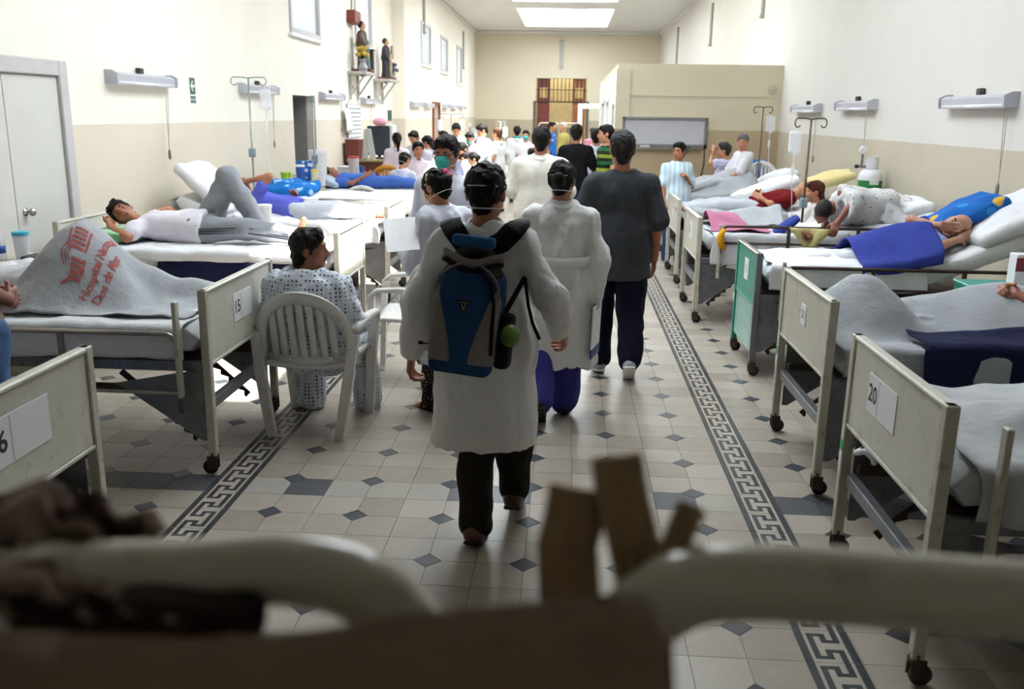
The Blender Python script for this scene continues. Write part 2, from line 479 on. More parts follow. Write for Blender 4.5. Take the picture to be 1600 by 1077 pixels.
# rooflights: upstand walls, milky panes and one clear row of panes that lets the sun in
k = NT('milky_pane'); tb = k.n('ShaderNodeBsdfTranslucent'); tb.inputs[0].default_value = (.85, .9, .95, 1)
k.l(tb.outputs[0], k.t.nodes['Material Output'].inputs[0]); mMILK = k.m
for i, (a, b) in enumerate(SKY):
    r = empty('rooflight', ((SKX[0]+SKX[1])/2, (a+b)/2, CEIL+.12), kind='structure')
    m = MB(); x0, x1 = SKX
    for lo, hi in (((x0-.08, a-.08, CEIL+.12), (x0, b+.08, CEIL+.5)), ((x1, a-.08, CEIL+.12), (x1+.08, b+.08, CEIL+.5)),
                   ((x0, a-.08, CEIL+.12), (x1, a, CEIL+.5)), ((x0, b, CEIL+.12), (x1, b+.08, CEIL+.5))): m.box(lo, hi)
    m.build('upstand', mCEIL, r)
    step = (b-a)/5
    for j in range(5):
        y0, y1 = a+j*step, a+(j+1)*step
        for xa, xb in ((x0-.05, .42), (1.12, x1+.05)):
            MB().box((xa, y0+.01, CEIL+.5), (xb, y1-.01, CEIL+.51)).build('pane', mMILK, r)
    m = MB()
    for j in range(6): m.box((x0-.05, a+j*step-.02, CEIL+.49), (x1+.05, a+j*step+.02, CEIL+.53))
    m.build('glazing_bar', mFRAME, r)

# ---- floor: cement tiles with dark corner insets, two key-pattern borders, one mended row
T = .2
k = NT('cement_tile'); p = k.pos(); s = k.sep(p)
cx = k.math('FLOOR', k.math('MULTIPLY', s[0], 1/T)); cy = k.math('FLOOR', k.math('MULTIPLY', s[1], 1/T))
cb = k.n('ShaderNodeCombineXYZ'); k.l(cx, cb.inputs[0]); k.l(cy, cb.inputs[1])
wn = k.n('ShaderNodeTexWhiteNoise'); wn.noise_dimensions = '2D'; k.l(cb.outputs[0], wn.inputs['Vector'])
base = k.mix(wn.outputs[0], srgb('83796d'), srgb('a0978b'))
base = k.mix(k.math('MULTIPLY', k.ramp(k.noise(7, 8, p, .65), .3, .8), .35), base, srgb('b2a899'))
base = k.mix(k.math('MULTIPLY', k.ramp(k.noise(2.2, 7, p, .7), .45, .9), .5), base, srgb('82766a'))
k.l(base, k.b.inputs['Base Color'])
rg = k.n('ShaderNodeMapRange'); k.l(k.noise(5, 5, p), rg.inputs[0]); rg.inputs[3].default_value = .24; rg.inputs[4].default_value = .46
k.l(rg.outputs[0], k.b.inputs['Roughness']); k.b.inputs['Specular IOR Level'].default_value = .5
k.bump(k.noise(14, 4, p), .05, .004); mTILE = k.m
def tile_like(name, c, r=.28):
    k = NT(name); p = k.pos(); c = srgb(c)
    k.l(k.mix(k.noise(9, 6, p, .65), tuple(x*.75 for x in c), tuple(x*1.15 for x in c)), k.b.inputs['Base Color'])
    k.b.inputs['Roughness'].default_value = r; k.bump(k.noise(20, 5, p), .1, .004); return k.m
mINS = tile_like('dark_inset', '3f444b'); mKEYD = tile_like('border_dark', '35383c'); mKEYL = tile_like('border_light', 'a89f92')
mMEND_L = tile_like('mended_tile_pale', '9c978e', .3); mMEND_D = tile_like('mended_tile_dark', '45464a', .4)
mGROUT = M('grout', '4d463e', .8, var=.2, scale=20)
floor = MB().box((XL-.1, YF-.1, -.12), (XR+.1, YB+.3, -.0035)).build('floor', mGROUT, kind='structure')
CUT = .058; G = .0012
def tile_poly(w, cu, cv):
    """outline of a w x T tile in its own cell, corner (cu, cv) in {0,1} cut away"""
    x0, x1, y0, y1 = G, w-G, G, T-G; c = CUT+G*.4
    pts = [(x0, y0), (x1, y0), (x1, y1), (x0, y1)]; ci = {(0, 0): 0, (1, 0): 1, (1, 1): 2, (0, 1): 3}[(cu, cv)]
    out = []
    for i, q in enumerate(pts):
        if i != ci: out.append(q); continue
        a = {0: [(x0, y0+c), (x0+c, y0)], 1: [(x1-c, y0), (x1, y0+c)], 2: [(x1, y1-c), (x1-c, y1)], 3: [(x0+c, y1), (x0, y1-c)]}[i]
        out += a
    return out
def piece_mesh(name, poly, mat, h=.008):
    m = MB().prism(poly, (0, 0, -h), np.eye(3), h); me = bpy.data.meshes.new(name)
    me.from_pydata(m.v, [], m.f); me.materials.append(mat); return me
def in_view(x, y):
    d = np.array([x, y, 0])-CAMP; z = d@CF
    if z < .3: return None
    u = 800+FPX*(d@CR)/z; v = 538.5-FPX*(d@CU)/z
    return z if (-40 < u < 1640 and 0 < v < 1110) else None
cells = []; diam = []
V0, V1 = -18, int(YB/T)
def lattice(u0, sgn, count, par):
    for i in range(count):
        ua = u0+i if sgn > 0 else u0-i-1
        for v in range(V0, V1):
            ia, ib = (i, i+1) if sgn > 0 else (i+1, i)       # lattice index at the cell's low / high side
            cu = 0 if ia % 2 == par else 1; cv = 0 if v % 2 == 0 else 1
            cells.append((ua*T, v*T, cu, cv, v, ua))
            if cu == 0 and cv == 0: diam.append((ua*T, v*T))
            elif cu == 1 and cv == 0 and i == count-1: diam.append(((ua+1)*T, v*T))
lattice(-5, 1, 12, 1); lattice(7.95, 1, 12, 1); lattice(-5.95, -1, 12, 1)
def mend(v, ua):
    if v != 3: return None
    if ua < -5.9 or ua > 7.9: return 'd'
    return {-5: 'l', -4: 'd', -3: 'l', -2: 'l', -1: 'l', 0: 'd', 1: 'd', 5: 'd', 6: 'l', 4: 'l'}.get(int(round(ua)))
MESH = {(cu, cv, q): piece_mesh('tile', tile_poly(T, cu, cv), {None: mTILE, 'l': mMEND_L, 'd': mMEND_D}[q])
        for cu in (0, 1) for cv in (0, 1) for q in (None, 'l', 'd')}
dm = piece_mesh('corner_inset', [(CUT-G, 0), (0, CUT-G), (-CUT+G, 0), (0, -CUT+G)], mINS)
def put(me, name, x, y, parent):
    o = bpy.data.objects.new(name, me); COL.objects.link(o); o.parent = parent
    org = ORG[parent.name]; o.location = (x-org[0], y-org[1], -org[2]); return o
rank = sorted([(in_view(c[0]+.1, c[1]+.1) or 1e6, i) for i, c in enumerate(cells)])
near = {i for z, i in rank[:300] if z < 1e5}
rest = MB()
for i, c in enumerate(cells):
    q = mend(c[4], c[5])
    if i in near: put(MESH[(c[2], c[3], q)], 'tile', c[0], c[1], floor)
    elif c[1] > -3.6 and c[0] > XL-.2 and c[0] < XR:
        rest.cur = {None: 0, 'l': 1, 'd': 2}[q]
        pl = tile_poly(T, c[2], c[3]); rest.add([(c[0]+a, c[1]+b, 0) for a, b in pl], [tuple(range(len(pl)))])
rest.build('tile_field', None, floor, mats=[mTILE, mMEND_L, mMEND_D], fix=False, kind='stuff')
rank = sorted([(in_view(*c) or 1e6, i) for i, c in enumerate(diam)])
near = {i for z, i in rank[:220] if z < 1e5}
rest = MB()
for i, (x, y) in enumerate(diam):
    if i in near: put(dm, 'corner_inset', x, y, floor)
    elif y > -3.6: rest.add([(x+CUT, y, 0), (x, y+CUT, 0), (x-CUT, y, 0), (x, y-CUT, 0)], [(0, 1, 2, 3)])
rest.build('inset_field', mINS, floor, fix=False, kind='stuff')
KEY = ['....#', '###.#', '#.#.#', '#.###', '#....', '#....', '#.###', '#.#.#', '###.#', '....#']
def border_mesh(flip):
    xs = [0, .028, .040]+[.040+.022*j for j in range(1, 6)]+[.162, .19]; ys = [T*j/10 for j in range(11)]
    V = []; F = []; mi = []
    for j in range(10):
        for i in range(len(xs)-1):
            d = 1 if i in (0, len(xs)-2) else (0 if i in (1, len(xs)-3) and i != 1 else 0)
            if 2 <= i <= 6: d = 1 if KEY[9-j][i-2] == '#' else 0
            x0, x1, y0, y1 = xs[i], xs[i+1], ys[j], ys[j+1]
            if j == 0: y0 += G
            if j == 9: y1 -= G
            if flip: x0, x1 = .19-x1, .19-x0
            n = len(V); V += [(x0, y0, 0), (x1, y0, 0), (x1, y1, 0), (x0, y1, 0)]; F.append((n, n+1, n+2, n+3)); mi.append(d)
    n = len(V); V += [(0, G, -.008), (.19, G, -.008), (.19, T-G, -.008), (0, T-G, -.008), (0, G, 0), (.19, G, 0), (.19, T-G, 0), (0, T-G, 0)]
    for a, b in ((0, 1), (1, 2), (2, 3), (3, 0)): F.append((n+a, n+b, n+4+b, n+4+a)); mi.append(0)
    me = bpy.data.meshes.new('border_tile'); me.from_pydata(V, [], F); me.materials.append(mKEYL); me.materials.append(mKEYD)
    me.polygons.foreach_set('material_index', np.array(mi, np.int32)); return me
for x, fl in ((-5.95*T, True), (7*T, False)):
    bm_ = border_mesh(fl)
    for v in range(-12, 110): put(bm_, 'border_tile', x, v*T, floor)
    MB().box((x, 110*T, -.008), (x+.19, YB, 0)).build('border_strip', mKEYL, floor, kind='stuff')

# ---- windows high in the left wall
k = NT('frosted_window_pane'); tb = k.n('ShaderNodeBsdfTranslucent'); tb.inputs[0].default_value = (.75, .78, .8, 1)
gl = k.n('ShaderNodeBsdfGlossy'); gl.inputs[1].default_value = .15; mx = k.n('ShaderNodeMixShader'); mx.inputs[0].default_value = .08
k.l(tb.outputs[0], mx.inputs[1]); k.l(gl.outputs[0], mx.inputs[2]); k.l(mx.outputs[0], k.t.nodes['Material Output'].inputs[0]); mPANE = k.m
wi = 0
for X, ws in ((XL, WIN1), (XL2, WIN2)):
    for (y0, y1, z0, z1) in ws:
        wi += 1; r = empty('window_%d' % wi, (X, (y0+y1)/2, z0), kind='structure'); t = .075
        for lo, hi in (((X-.06, y0, z0), (X+.03, y0+t, z1)), ((X-.06, y1-t, z0), (X+.03, y1, z1)), ((X-.06, y0+t, z0), (X+.03, y1-t, z0+t)), ((X-.06, y0+t, z1-t), (X+.03, y1-t, z1))):
            MB().box(lo, hi, .006).build('window_frame', mFRAME, r)
        MB().box((X-.04, y0+t, z0+t), (X-.03, y1-t, z1-t)).build('pane', mPANE, r)
        MB().box((X-.02, y0-.06, z0-.05), (X+.06, y1+.06, z0), .006).build('window_sill', mWHITE, r)
# ---- doors
def door_frame(r, X, y0, y1, z1, w=.12, mat=None, out=.05):
    for lo, hi in (((X-.02, y0-w, 0), (X+out, y0, z1+w)), ((X-.02, y1, 0), (X+out, y1+w, z1+w)), ((X-.02, y0, z1), (X+out, y1, z1+w))):
        MB().box(lo, hi, .008).build('door_frame', mat or mFRAME, r)
r = empty('door_1', (XL, 3.1, 0), kind='structure'); y0, y1, _, z1 = DOOR1
door_frame(r, XL, y0, y1, z1)
for a, b in ((y0, 3.06), (3.06, y1)):
    lf = MB().box((XL-.01, a+.004, .01), (XL+.02, b-.004, z1-.004), .004).build('door_leaf', mDOOR, r)
    if b == y1:
        MB().lathe([(.0, .075), (.022, .073), (.03, .06), (.028, .045), (.012, .038), (.012, .01), (.032, .008), (.032, 0)], (XL+.02, 3.16, 1.04), (1, 0, 0)).build('door_knob', M('brushed_metal', 'b9b6b0', .3, 1), lf, True)
r = empty('door_2', (XL, 10.7, 0), kind='structure'); y0, y1, _, z1 = DOOR2
mGD = M('grey_door', '8b8986', .5)
MB().box((XL-1.05, y1-.10, .01), (XL-.12, y1-.06, z1-.01), .004).build('door_leaf', mGD, r)
MB().tube([(XL-.80, y1-.10, 1.0), (XL-.80, y1-.16, 1.0), (XL-.70, y1-.16, 1.0)], .012).build('door_handle', M('brushed_metal', 'b9b6b0', .3, 1), r, True)
holed(0, (XL-2.0, y0-.6, -.05), (XL-1.9, y1+.5, 2.6), []).box((XL-1.9, y0-.6, -.05), (XL-.35, y0-.5, 2.6)).box((XL-1.9, y1+.4, -.05), (XL-.35, y1+.5, 2.6)).box((XL-2.0, y0-.6, 2.55), (XL-.35, y1+.5, 2.65)).box((XL-2.0, y0-.6, -.06), (XL-.3, y1+.5, -.01)).build('wall_side_room', M('side_room_grey', 'a8a39a', .7), kind='structure')
r = empty('door_4', (XL2, sum(DOORF[:2])/2, 0), kind='structure')
mWOOD = M('red_brown_wood', '7d3b22', .45, var=.25, scale=6)
door_frame(r, XL2, DOORF[0], DOORF[1], DOORF[3], .1, mWOOD)
MB().box((XL2-.3, DOORF[0], 0), (XL2-.24, DOORF[1], 2.0)).build('door_leaf', mWOOD, r)
# ---- the double door in the back wall, barred fanlight above, a lit room beyond
r = empty('door_3', ((DB[0]+DB[1])/2, YB, 0), kind='structure'); x0, x1, _, zt = DB
mRED = M('dark_red_shutter', '6d2a26', .5, var=.2, scale=4); mORG = M('orange_brown_shutter', '8e5530', .5, var=.2, scale=4)
mBAR = M('iron_bar', '2c2624', .6)
zm = at_y(860, 158, YB)[2]; wS = (x1-x0)*.27
for xa, xb, mt in ((x0+.05, x0+wS, mRED), (x1-wS, x1-.05, mORG)):
    lf = MB().box((xa, YB+.12, 0), (xb, YB+.18, zm-.04), .006).build('door_leaf', mt, r)
    for za, zb in ((.15, .95), (1.05, 1.8), (1.9, zm-.2)):
        MB().box((xa+.1, YB+.1, za), (xb-.1, YB+.125, zb), .012).build('door_panel', mt, lf)
    fl = holed(1, (xa, YB+.12, zm), (xb, YB+.18, zt), [(xa+.1, xb-.1, zm+.12, zt-.35)]).build('shutter', mt, r)
MB().box((x0, YB+.04, zm-.05), (x1, YB+.11, zm), .006).build('transom', mBAR, r)
n = 13
for i in range(n):
    x = x0+(x1-x0)*(i+.5)/n; MB().cyl((x, YB+.07, zm), (x, YB+.07, zt), .014, n=8).build('bar', mBAR, r)
MB().cyl((x0, YB+.07, (zm+zt)/2), (x1, YB+.07, (zm+zt)/2), .014, n=8).build('crossbar', mBAR, r)
for lo, hi in (((x0-.1, YB-.02, 0), (x0, YB+.06, zm)), ((x1, YB-.02, 0), (x1+.1, YB+.06, zm))):
    MB().box(lo, hi, .006).build('door_frame', M('dark_grey_jamb', '5a5450', .6), r)
rm = MB().box((x0-2, YB+2.6, -.05), (x1+2, YB+2.7, 4.5)).box((x0-2, YB+.4, -.06), (x1+2, YB+2.6, -.01)).box((x0-2.1, YB+.4, -.05), (x0-2, YB+2.6, 4.5)).box((x1+2, YB+.4, -.05), (x1+2.1, YB+2.6, 4.5)).box((x0-2, YB+.4, 4.45), (x1+2, YB+2.7, 4.55))
rm.build('wall_corridor', M('corridor_cream', 'efe2bb', .7), kind='structure')
l = bpy.data.lights.new('corridor_lamp', 'POINT'); l.energy = 130; l.shadow_soft_size = .3; l.color = (1, .92, .74)
lo = bpy.data.objects.new('corridor_lamp', l); COL.objects.link(lo); lo.location = ((x0+x1)/2, YB+1.5, 4.0)
# ---- partition room on the right with its side windows and white door frame
PX, PY, PZ, PY2 = 1.30, 12.0, 2.55, 21.0
MB().box((PX, PY, -.05), (XR, PY+.12, PZ)).box((PX, PY-.012, PZ-.42), (XR, PY, PZ-.40)).build('wall_partition_front', mWP, kind='structure')
holed(0, (PX, PY+.12, -.05), (PX+.12, PY2, PZ), [(15.0, 17.0, .95, 2.15), (17.4, 19.6, .95, 2.15), (12.9, 13.8, 0, 2.0)]).build('wall_partition_side', M('partition_white', 'e6e2d8', .6, var=.05), kind='structure')
MB().box((PX, PY, PZ), (XR, PY2, PZ+.08)).build('wall_partition_roof', mWP, kind='structure')
MB().box((PX-.025, PY-.03, -.05), (PX+.2, PY, PZ)).build('trim_4', mWP, kind='structure')
for i, (a, b) in enumerate(((15.0, 17.0), (17.4, 19.6))):
    r = empty('window_%d' % (6+i), (PX, (a+b)/2, .95), kind='structure')
    MB().box((PX+.05, a, .95), (PX+.06, b, 2.15)).build('pane', M('grey_window_glass', 'aab0b2', .1, var=.05), r)
    for lo, hi in (((PX-.01, a, .95), (PX+.13, a+.07, 2.15)), ((PX-.01, b-.07, .95), (PX+.13, b, 2.15)), ((PX-.01, a, 2.08), (PX+.13, b, 2.15)), ((PX-.01, a, .95), (PX+.13, b, 1.02))):
        MB().box(lo, hi, .005).build('window_frame', mWHITE, r)
r = empty('door_5', (PX-.4, PY2, 0), kind='structure')
q = at_y(903, 170, PY2); zt = q[2]
MB().box((q[0], PY2-.06, 0), (q[0]+.12, PY2+.06, zt), .008).build('door_post', mWHITE, r)
MB().box((q[0], PY2-.06, zt), (PX+.02, PY2+.06, zt+.13), .008).build('door_lintel', mWHITE, r)
# ---- conduits hanging on the walls
for nm, (X, y, z0, z1, lab) in enumerate(((XL2, 20.6, 3.75, CEIL, 'grey cable conduit running up the left wall before the nearest far window'), (XL2, 29.3, 3.3, 4.55, 'grey cable conduit on the left wall between the two farthest windows'),
        (XR, 20.2, 3.5, 4.5, 'grey cable conduit high on the right wall, nearer one'), (XR, 27.5, 2.6, 4.6, 'grey cable conduit on the right wall running down behind the partition'), (XR, 14.0, 3.55, CEIL, 'short grey cable conduit at the top edge of the right wall'))):
    s_ = 1 if X < 0 else -1
    m = MB().box((X, y-.05, z0), (X+s_*.06, y+.05, z1), .01); m.box((X, y-.07, z0-.01), (X+s_*.075, y+.07, z0+.05), .01)
    m.build('cable_conduit', M('conduit_grey', 'a7a49c', .5), label=lab, cat='conduit', group='wall conduits')
q = at_y(878, 62, YB); q2 = at_y(878, 108, YB)
MB().box((q[0]-.07, YB-.06, q2[2]), (q[0]+.07, YB, q[2]), .01).box((q[0]-.09, YB-.08, q[2]-.08), (q[0]+.09, YB, q[2]), .01).build('cable_conduit', M('conduit_grey', 'a7a49c', .5), label='grey cable conduit on the back wall above the barred door', cat='conduit', group='wall conduits')
# ------------------------------------------------------------------ hospital beds
mCREAM = M('cream_enamel', 'c9c6b9', .38, var=.06, dirt='8d8470')
mCREAM2 = M('cream_enamel_worn', 'bdb9aa', .4, var=.08, dirt='7a6a55')
mGREEN = M('green_enamel', '2f8f7d', .4, var=.12, dirt='1e5b50')
mGREENP = M('green_pale_panel', '7fb0a6', .25, var=.12)
mSTEEL = M('grey_steel', '7d7f84', .4, .6, var=.15, dirt='4a4038')
mCHROME = M('worn_chrome', 'a8a39b', .28, .9, var=.15, dirt='5a4a3c')
mRUST = M('dark_rusty_steel', '4a3c34', .6, .3, var=.3, dirt='7a4a30')
mRUB = M('black_rubber', '1c1a19', .6)
mPAPER = M('paper_white', 'e8e8ea', .6, var=.03)
mINK = M('ink_dark', '20222e', .6)
mLIN = cloth('white_linen', 'e4e5e8'); mGREY = cloth('grey_blanket', 'a9acb0', .1); mNAVY = cloth('navy_blanket', '1c2140')
mBLUEB = cloth('blue_blanket', '333f8f'); mPINK = cloth('pink_blanket', 'b4718c'); mLINB = cloth('pale_linen', 'd4d6d9')
BEDS = {}
class Bed: pass
def bed(key, sx, fx, y0, y1, zt, label, style='cream', rail=None, number=None, plate=(.24, .14), sticker=True, full=True, pl_dw=0.0):
    b = Bed(); b.sx = sx; b.fx = fx; b.yc = (y0+y1)/2; b.hw = (y1-y0)/2; b.Ln = 2.12; hw = b.hw; BEDS[key] = b
    b.P = lambda L, Wd, z: np.array([fx+sx*L, b.yc+Wd, z])
    def bx(m, L0, L1, W0, W1, z0, z1, bev=.004):
        p, q = b.P(L0, W0, z0), b.P(L1, W1, z1); return m.box(np.minimum(p, q), np.maximum(p, q), bev)
    pm = {'cream': mCREAM, 'green': mGREEN, 'worn': mCREAM2}[style]
    r = empty('hospital_bed', b.P(0, 0, 0), label, 'bed', 'hospital beds in the ward'); b.root = r
    for L, z in ((0, zt), (b.Ln, zt+.03)):
        for s in (-1, 1):
            w = s*(hw-.02)
            bx(MB(), L-.021, L+.021, w-.021, w+.021, .10, z).build('leg', mCREAM2 if style != 'green' else (mGREEN if s > 0 else mSTEEL), r)
            if L == 0 or full:
                ca = MB(); ca.cyl(b.P(L, w, .12), b.P(L, w, .085), .022); bx(ca, L-.02, L+.03, w-.022, w-.015, .03, .1, .001); bx(ca, L-.02, L+.03, w+.015, w+.022, .03, .1, .001)
                co = ca.build('caster', mRUST, r)
                MB().lathe([(.0, -.013), (.03, -.013), (.038, -.008), (.038, .008), (.03, .013), (0, .013)], b.P(L+.02, w, .038), (0, 1, 0), 18).build('wheel', mRUB, co, 'auto')
        if L == 0:
            fb = bx(MB(), -.012, .012, -hw+.041, hw-.041, zt-.37, zt-.02).build('footboard', pm, r); b.fb = fb
            bx(MB(), -.02, .02, -hw+.0, hw-.0, z-.02, z, .006).build('top_rail', mCHROME if style == 'green' else mCREAM, r)
            bx(MB(), -.018, .018, -hw+.041, hw-.041, zt-.385, zt-.37, .002).build('panel_lip', pm, r)
            if style == 'green':
                bx(MB(), -.008, .008, -hw+.041, hw-.041, .16, zt-.385).build('lower_panel', mGREENP, r)
        else:
            bx(MB(), L-.012, L+.012, -hw+.041, hw-.041, zt-.30, z-.02).build('headboard', pm if style != 'green' else mGREENP, r)
            bx(MB(), L-.02, L+.02, -hw, hw, z-.02, z, .006).build('top_rail', mCREAM, r)
    bx(MB(), .0, .04, -hw+.04, hw-.04, .33, .385).build('crossbar', mSTEEL, r)
    bx(MB(), b.Ln-.04, b.Ln, -hw+.04, hw-.04, .33, .385).build('crossbar', mSTEEL, r)
    for s in (-1, 1):
        bx(MB(), .022, b.Ln-.022, s*(hw-.05)-.018, s*(hw-.05)+.018, .535, .59).build('side_frame', mSTEEL, r)
        bx(MB(), .03, .95, s*(hw-.1)-.015, s*(hw-.1)+.015, .40, .44).build('lower_frame', mRUST, r)
        m = MB().prism([(.03, .55), (.50, .46), (.45, .44), (.06, .17), (.03, .17)], b.P(0, s*(hw-.04)-.003, 0), ((sx, 0, 0), (0, 0, 1), (0, 1, 0)), .006)
        m.build('gusset', mSTEEL, r)
        a = np.array([.50, .50]); e = np.array([.12, .15]); d = unit(e-a); n_ = np.array([d[1], -d[0]]); n_ = n_ if n_[1] < 0 else -n_
        Ltot = np.linalg.norm(e-a); pts = [a-n_*.012]; nt = 6
        up = [a-n_*.014, e-n_*.014, e+n_*.026]
        for i in range(nt, 0, -1):
            t = .25+.72*i/nt; q = a+d*Ltot*t
            up += [q+n_*.026, q-d*.018+n_*.004, q-d*.034+n_*.012]
        up += [a+n_*.02]
        m = MB().prism([tuple(p) for p in up], b.P(0, s*(hw-.13)-.004, 0), ((sx, 0, 0), (0, 0, 1), (0, 1, 0)), .008)
        m.build('ratchet_bar', mRUST, r)
    bx(MB(), .05, b.Ln-.05, -hw+.07, hw-.07, .575, .605).build('base_panel', mRUST, r)
    m = MB(); m.tube([b.P(.10, -hw+.12, .55), b.P(.10, -hw+.12, .43), b.P(.16, -hw+.12, .40), b.P(.5, -hw+.12, .40)], .008, 8); m.build('crank_link', mRUST, r)
    if rail:
        for s, L0, L1, zhi, zlo, mat in rail:
            w = s*(hw+.025); q = []
            for a in range(7):
                t = math.pi/2*a/6; q.append(b.P(L0+.06-.06*math.cos(t)*1.0, w, zhi-.06+.06*math.sin(t)))
            rr = MB().tube([b.P(L0, w, zlo-.1)]+q+[b.P(L1, w, zhi)], .0125, 10).build('side_rail', mat, r, True)
            MB().tube([b.P(L0, w, zlo), b.P(L1, w, zlo)], .010, 8).build('rail_bar', mat, rr, True)
            for L in np.linspace(L0+.33*(L1-L0), L1, 3): 
                bx(MB(), L-.014, L+.014, w-.012, w+.012, zlo-.15, zhi).build('rail_post', mat, rr)
            for L in (L0+.02,):
                bx(MB(), L-.04, L-.018, w-.03, w+.01, .42, zt-.05).build('rail_bracket', mCREAM2, rr)
    ax = ((0, -sx, 0), (0, 0, 1), (-sx, 0, 0))      # plate faces the aisle
    if number:
        c = b.P(-.0135, pl_dw, zt-.17); pw, ph = plate
        pt = MB().obox(c, (pw/2, ph/2, .0015), ax, .001).build('number_plate', mPAPER, r)
        if len(number) == 2 and pw > .15:
            text(number, ph*.62, c+np.array([-sx*.0022, 0, 0])+np.array(ax[0])*(-pw*.30), ax, 'number', mINK, pt)
            MB().obox(c+np.array(ax[0])*(-pw*.10), (.001, ph*.46, .0019), ax).build('plate_line', mINK, pt)
        else: text(number, ph*.55, c+np.array([-sx*.0022, 0, 0]), ax, 'number', mINK, pt)
    if sticker:
        q = b.P(-.0215, hw-.02, .50)
        MB().obox(q, (.016, .022, .0008), ax).build('sticker', M('green_sticker', '14a05a', .5), r)
        MB().obox(b.P(-.0215, hw-.02, .44), (.015, .03, .0008), ax).build('sticker', mPAPER, r)
    return b
bed('R20', 1, 1.72, -.72, .23, .97, 'cream hospital bed with a plate reading 20, nearest on the right', number='20', plate=(.30, .15), pl_dw=.09, rail=[(-1, .16, 1.9, .50, .34, mCHROME)])
bed('R21', 1, 1.80, .83, 1.80, .98, 'cream hospital bed with a small 21 sign on its scuffed footboard', 'worn', number='21', plate=(.10, .11))
bed('R3', 1, 1.89, 2.95, 3.72, .89, 'green hospital bed with chrome-edged footboard, the only green one', 'green', rail=[(-1, .17, 2.0, .80, .655, mRUST)], number='1', plate=(.14, .16))
bed('R4', 1, 1.71, 4.65, 5.62, .95, 'cream hospital bed with dark side rails holding a leaning patient', number='11', plate=(.18, .16), rail=[(-1, .18, 1.95, .88, .735, mRUST)])
bed('R5', 1, 1.76, 6.60, 7.60, .93, 'cream hospital bed with a blue sticker, behind the bed draped in pink', number='1', plate=(.14, .12))
bed('R6', 1, 1.83, 9.0, 9.9, .93, 'cream hospital bed nearest to the whiteboard partition')
bed('L16', -1, -1.20, -1.30, -.30, .965, 'cream hospital bed cut off by the left edge, its plate ending in 6', number='16', plate=(.36, .16), sticker=False, pl_dw=.02)
bed('L15', -1, -1.22, .80, 1.82, .955, 'cream hospital bed with a plate reading 15', number='15', plate=(.27, .15), rail=[(-1, .13, 1.9, .74, .44, mCHROME)], sticker=False, pl_dw=.0)
bed('L14', -1, -1.15, 3.12, 3.98, .945, 'cream hospital bed under the patient in the white shirt', number='14', plate=(.1, .14), sticker=False)
bed('L13', -1, -1.18, 5.15, 6.05, .94, 'sunlit hospital bed behind the standing student with the paper', sticker=False, rail=[(1, .15, .9, .9, .7, mCHROME)])
bed('L12', -1, -1.20, 7.45, 8.45, .95, 'empty hospital bed with a blue patterned bundle at its head', 'worn', sticker=False)
bed('L11', -1, -1.25, 9.45, 10.35, .9, 'hospital bed under the patient dressed all in blue', sticker=False)
mpl = MB().tube([BEDS['R4'].P(.2, -.53, .86), BEDS['R4'].P(.17, -.55, .80), BEDS['R4'].P(.18, -.55, .72), BEDS['R4'].P(.22, -.53, .68)], [.02, .03, .03, .015], 10)
mpl.build('yellow_strap', cloth('yellow_cloth', 'd79c1e'), smooth=True, label='yellow cloth strap tied to the side rail by the pink blanket', cat='strap')
for key, L in (('R20', .10),):
    b = BEDS[key]; m = MB().tube([b.P(.02, .16, .56), b.P(-.015, .19, .57), b.P(-.03, .24, .545), b.P(0, .28, .55), b.P(.03, .22, .53), b.P(.01, .15, .54)], .012, 8)
    m.build('knotted_rag', mLIN, smooth=True, label='white rag knotted below the footboard of bed 20', cat='rag')

# ---- mattresses, sheets, blankets, pillows
def n2(a, b, seed=0):
    return vnoise(np.stack([a, b, np.full_like(a, seed*1.7)], -1).reshape(-1, 3)).reshape(a.shape)
def bed_top(b, zm=.77, incl=None):
    if not incl: return lambda L, Wd: np.full(np.shape(L), zm)
    L0, sl = incl
    return lambda L, Wd: zm+sl*.5*((L-L0)+np.sqrt((L-L0)**2+.01))
def mattress(key, label, zm=.77, incl=None, mat=None, L0=.05, L1=2.07, th=.15):
    b = BEDS[key]; top = bed_top(b, zm, incl); b.top = top; hw = b.hw-.035
    nl, ring = 44, 28; G_ = np.zeros((nl, ring, 3))
    for i, L in enumerate(np.linspace(L0, L1, nl)):
        z1 = float(top(np.array(L), 0)); e = min(1, min(L-L0, L1-L)/.04+.35) if i not in (0, nl-1) else .0
        for j in range(ring):
            t = 2*math.pi*j/ring; c, s = math.cos(t), math.sin(t)
            q = (abs(c)**.25*np.sign(c), abs(s)**.35*np.sign(s))
            G_[i, j] = b.P(L, hw*q[0]*(.97+.03*e), z1-th/2+(th/2)*q[1]*e)
    wr = n2(G_[..., 0]*9, G_[..., 1]*9+G_[..., 2]*14, 3)
    G_[..., 1] += wr*.006; G_[..., 2] += wr*.004
    m = MB().grid(G_, True)
    o = m.build('mattress', mat or mLINB, smooth=True, label=label, cat='mattress', group='ward mattresses'); b.mat = o
    return o
SHEETS = {}
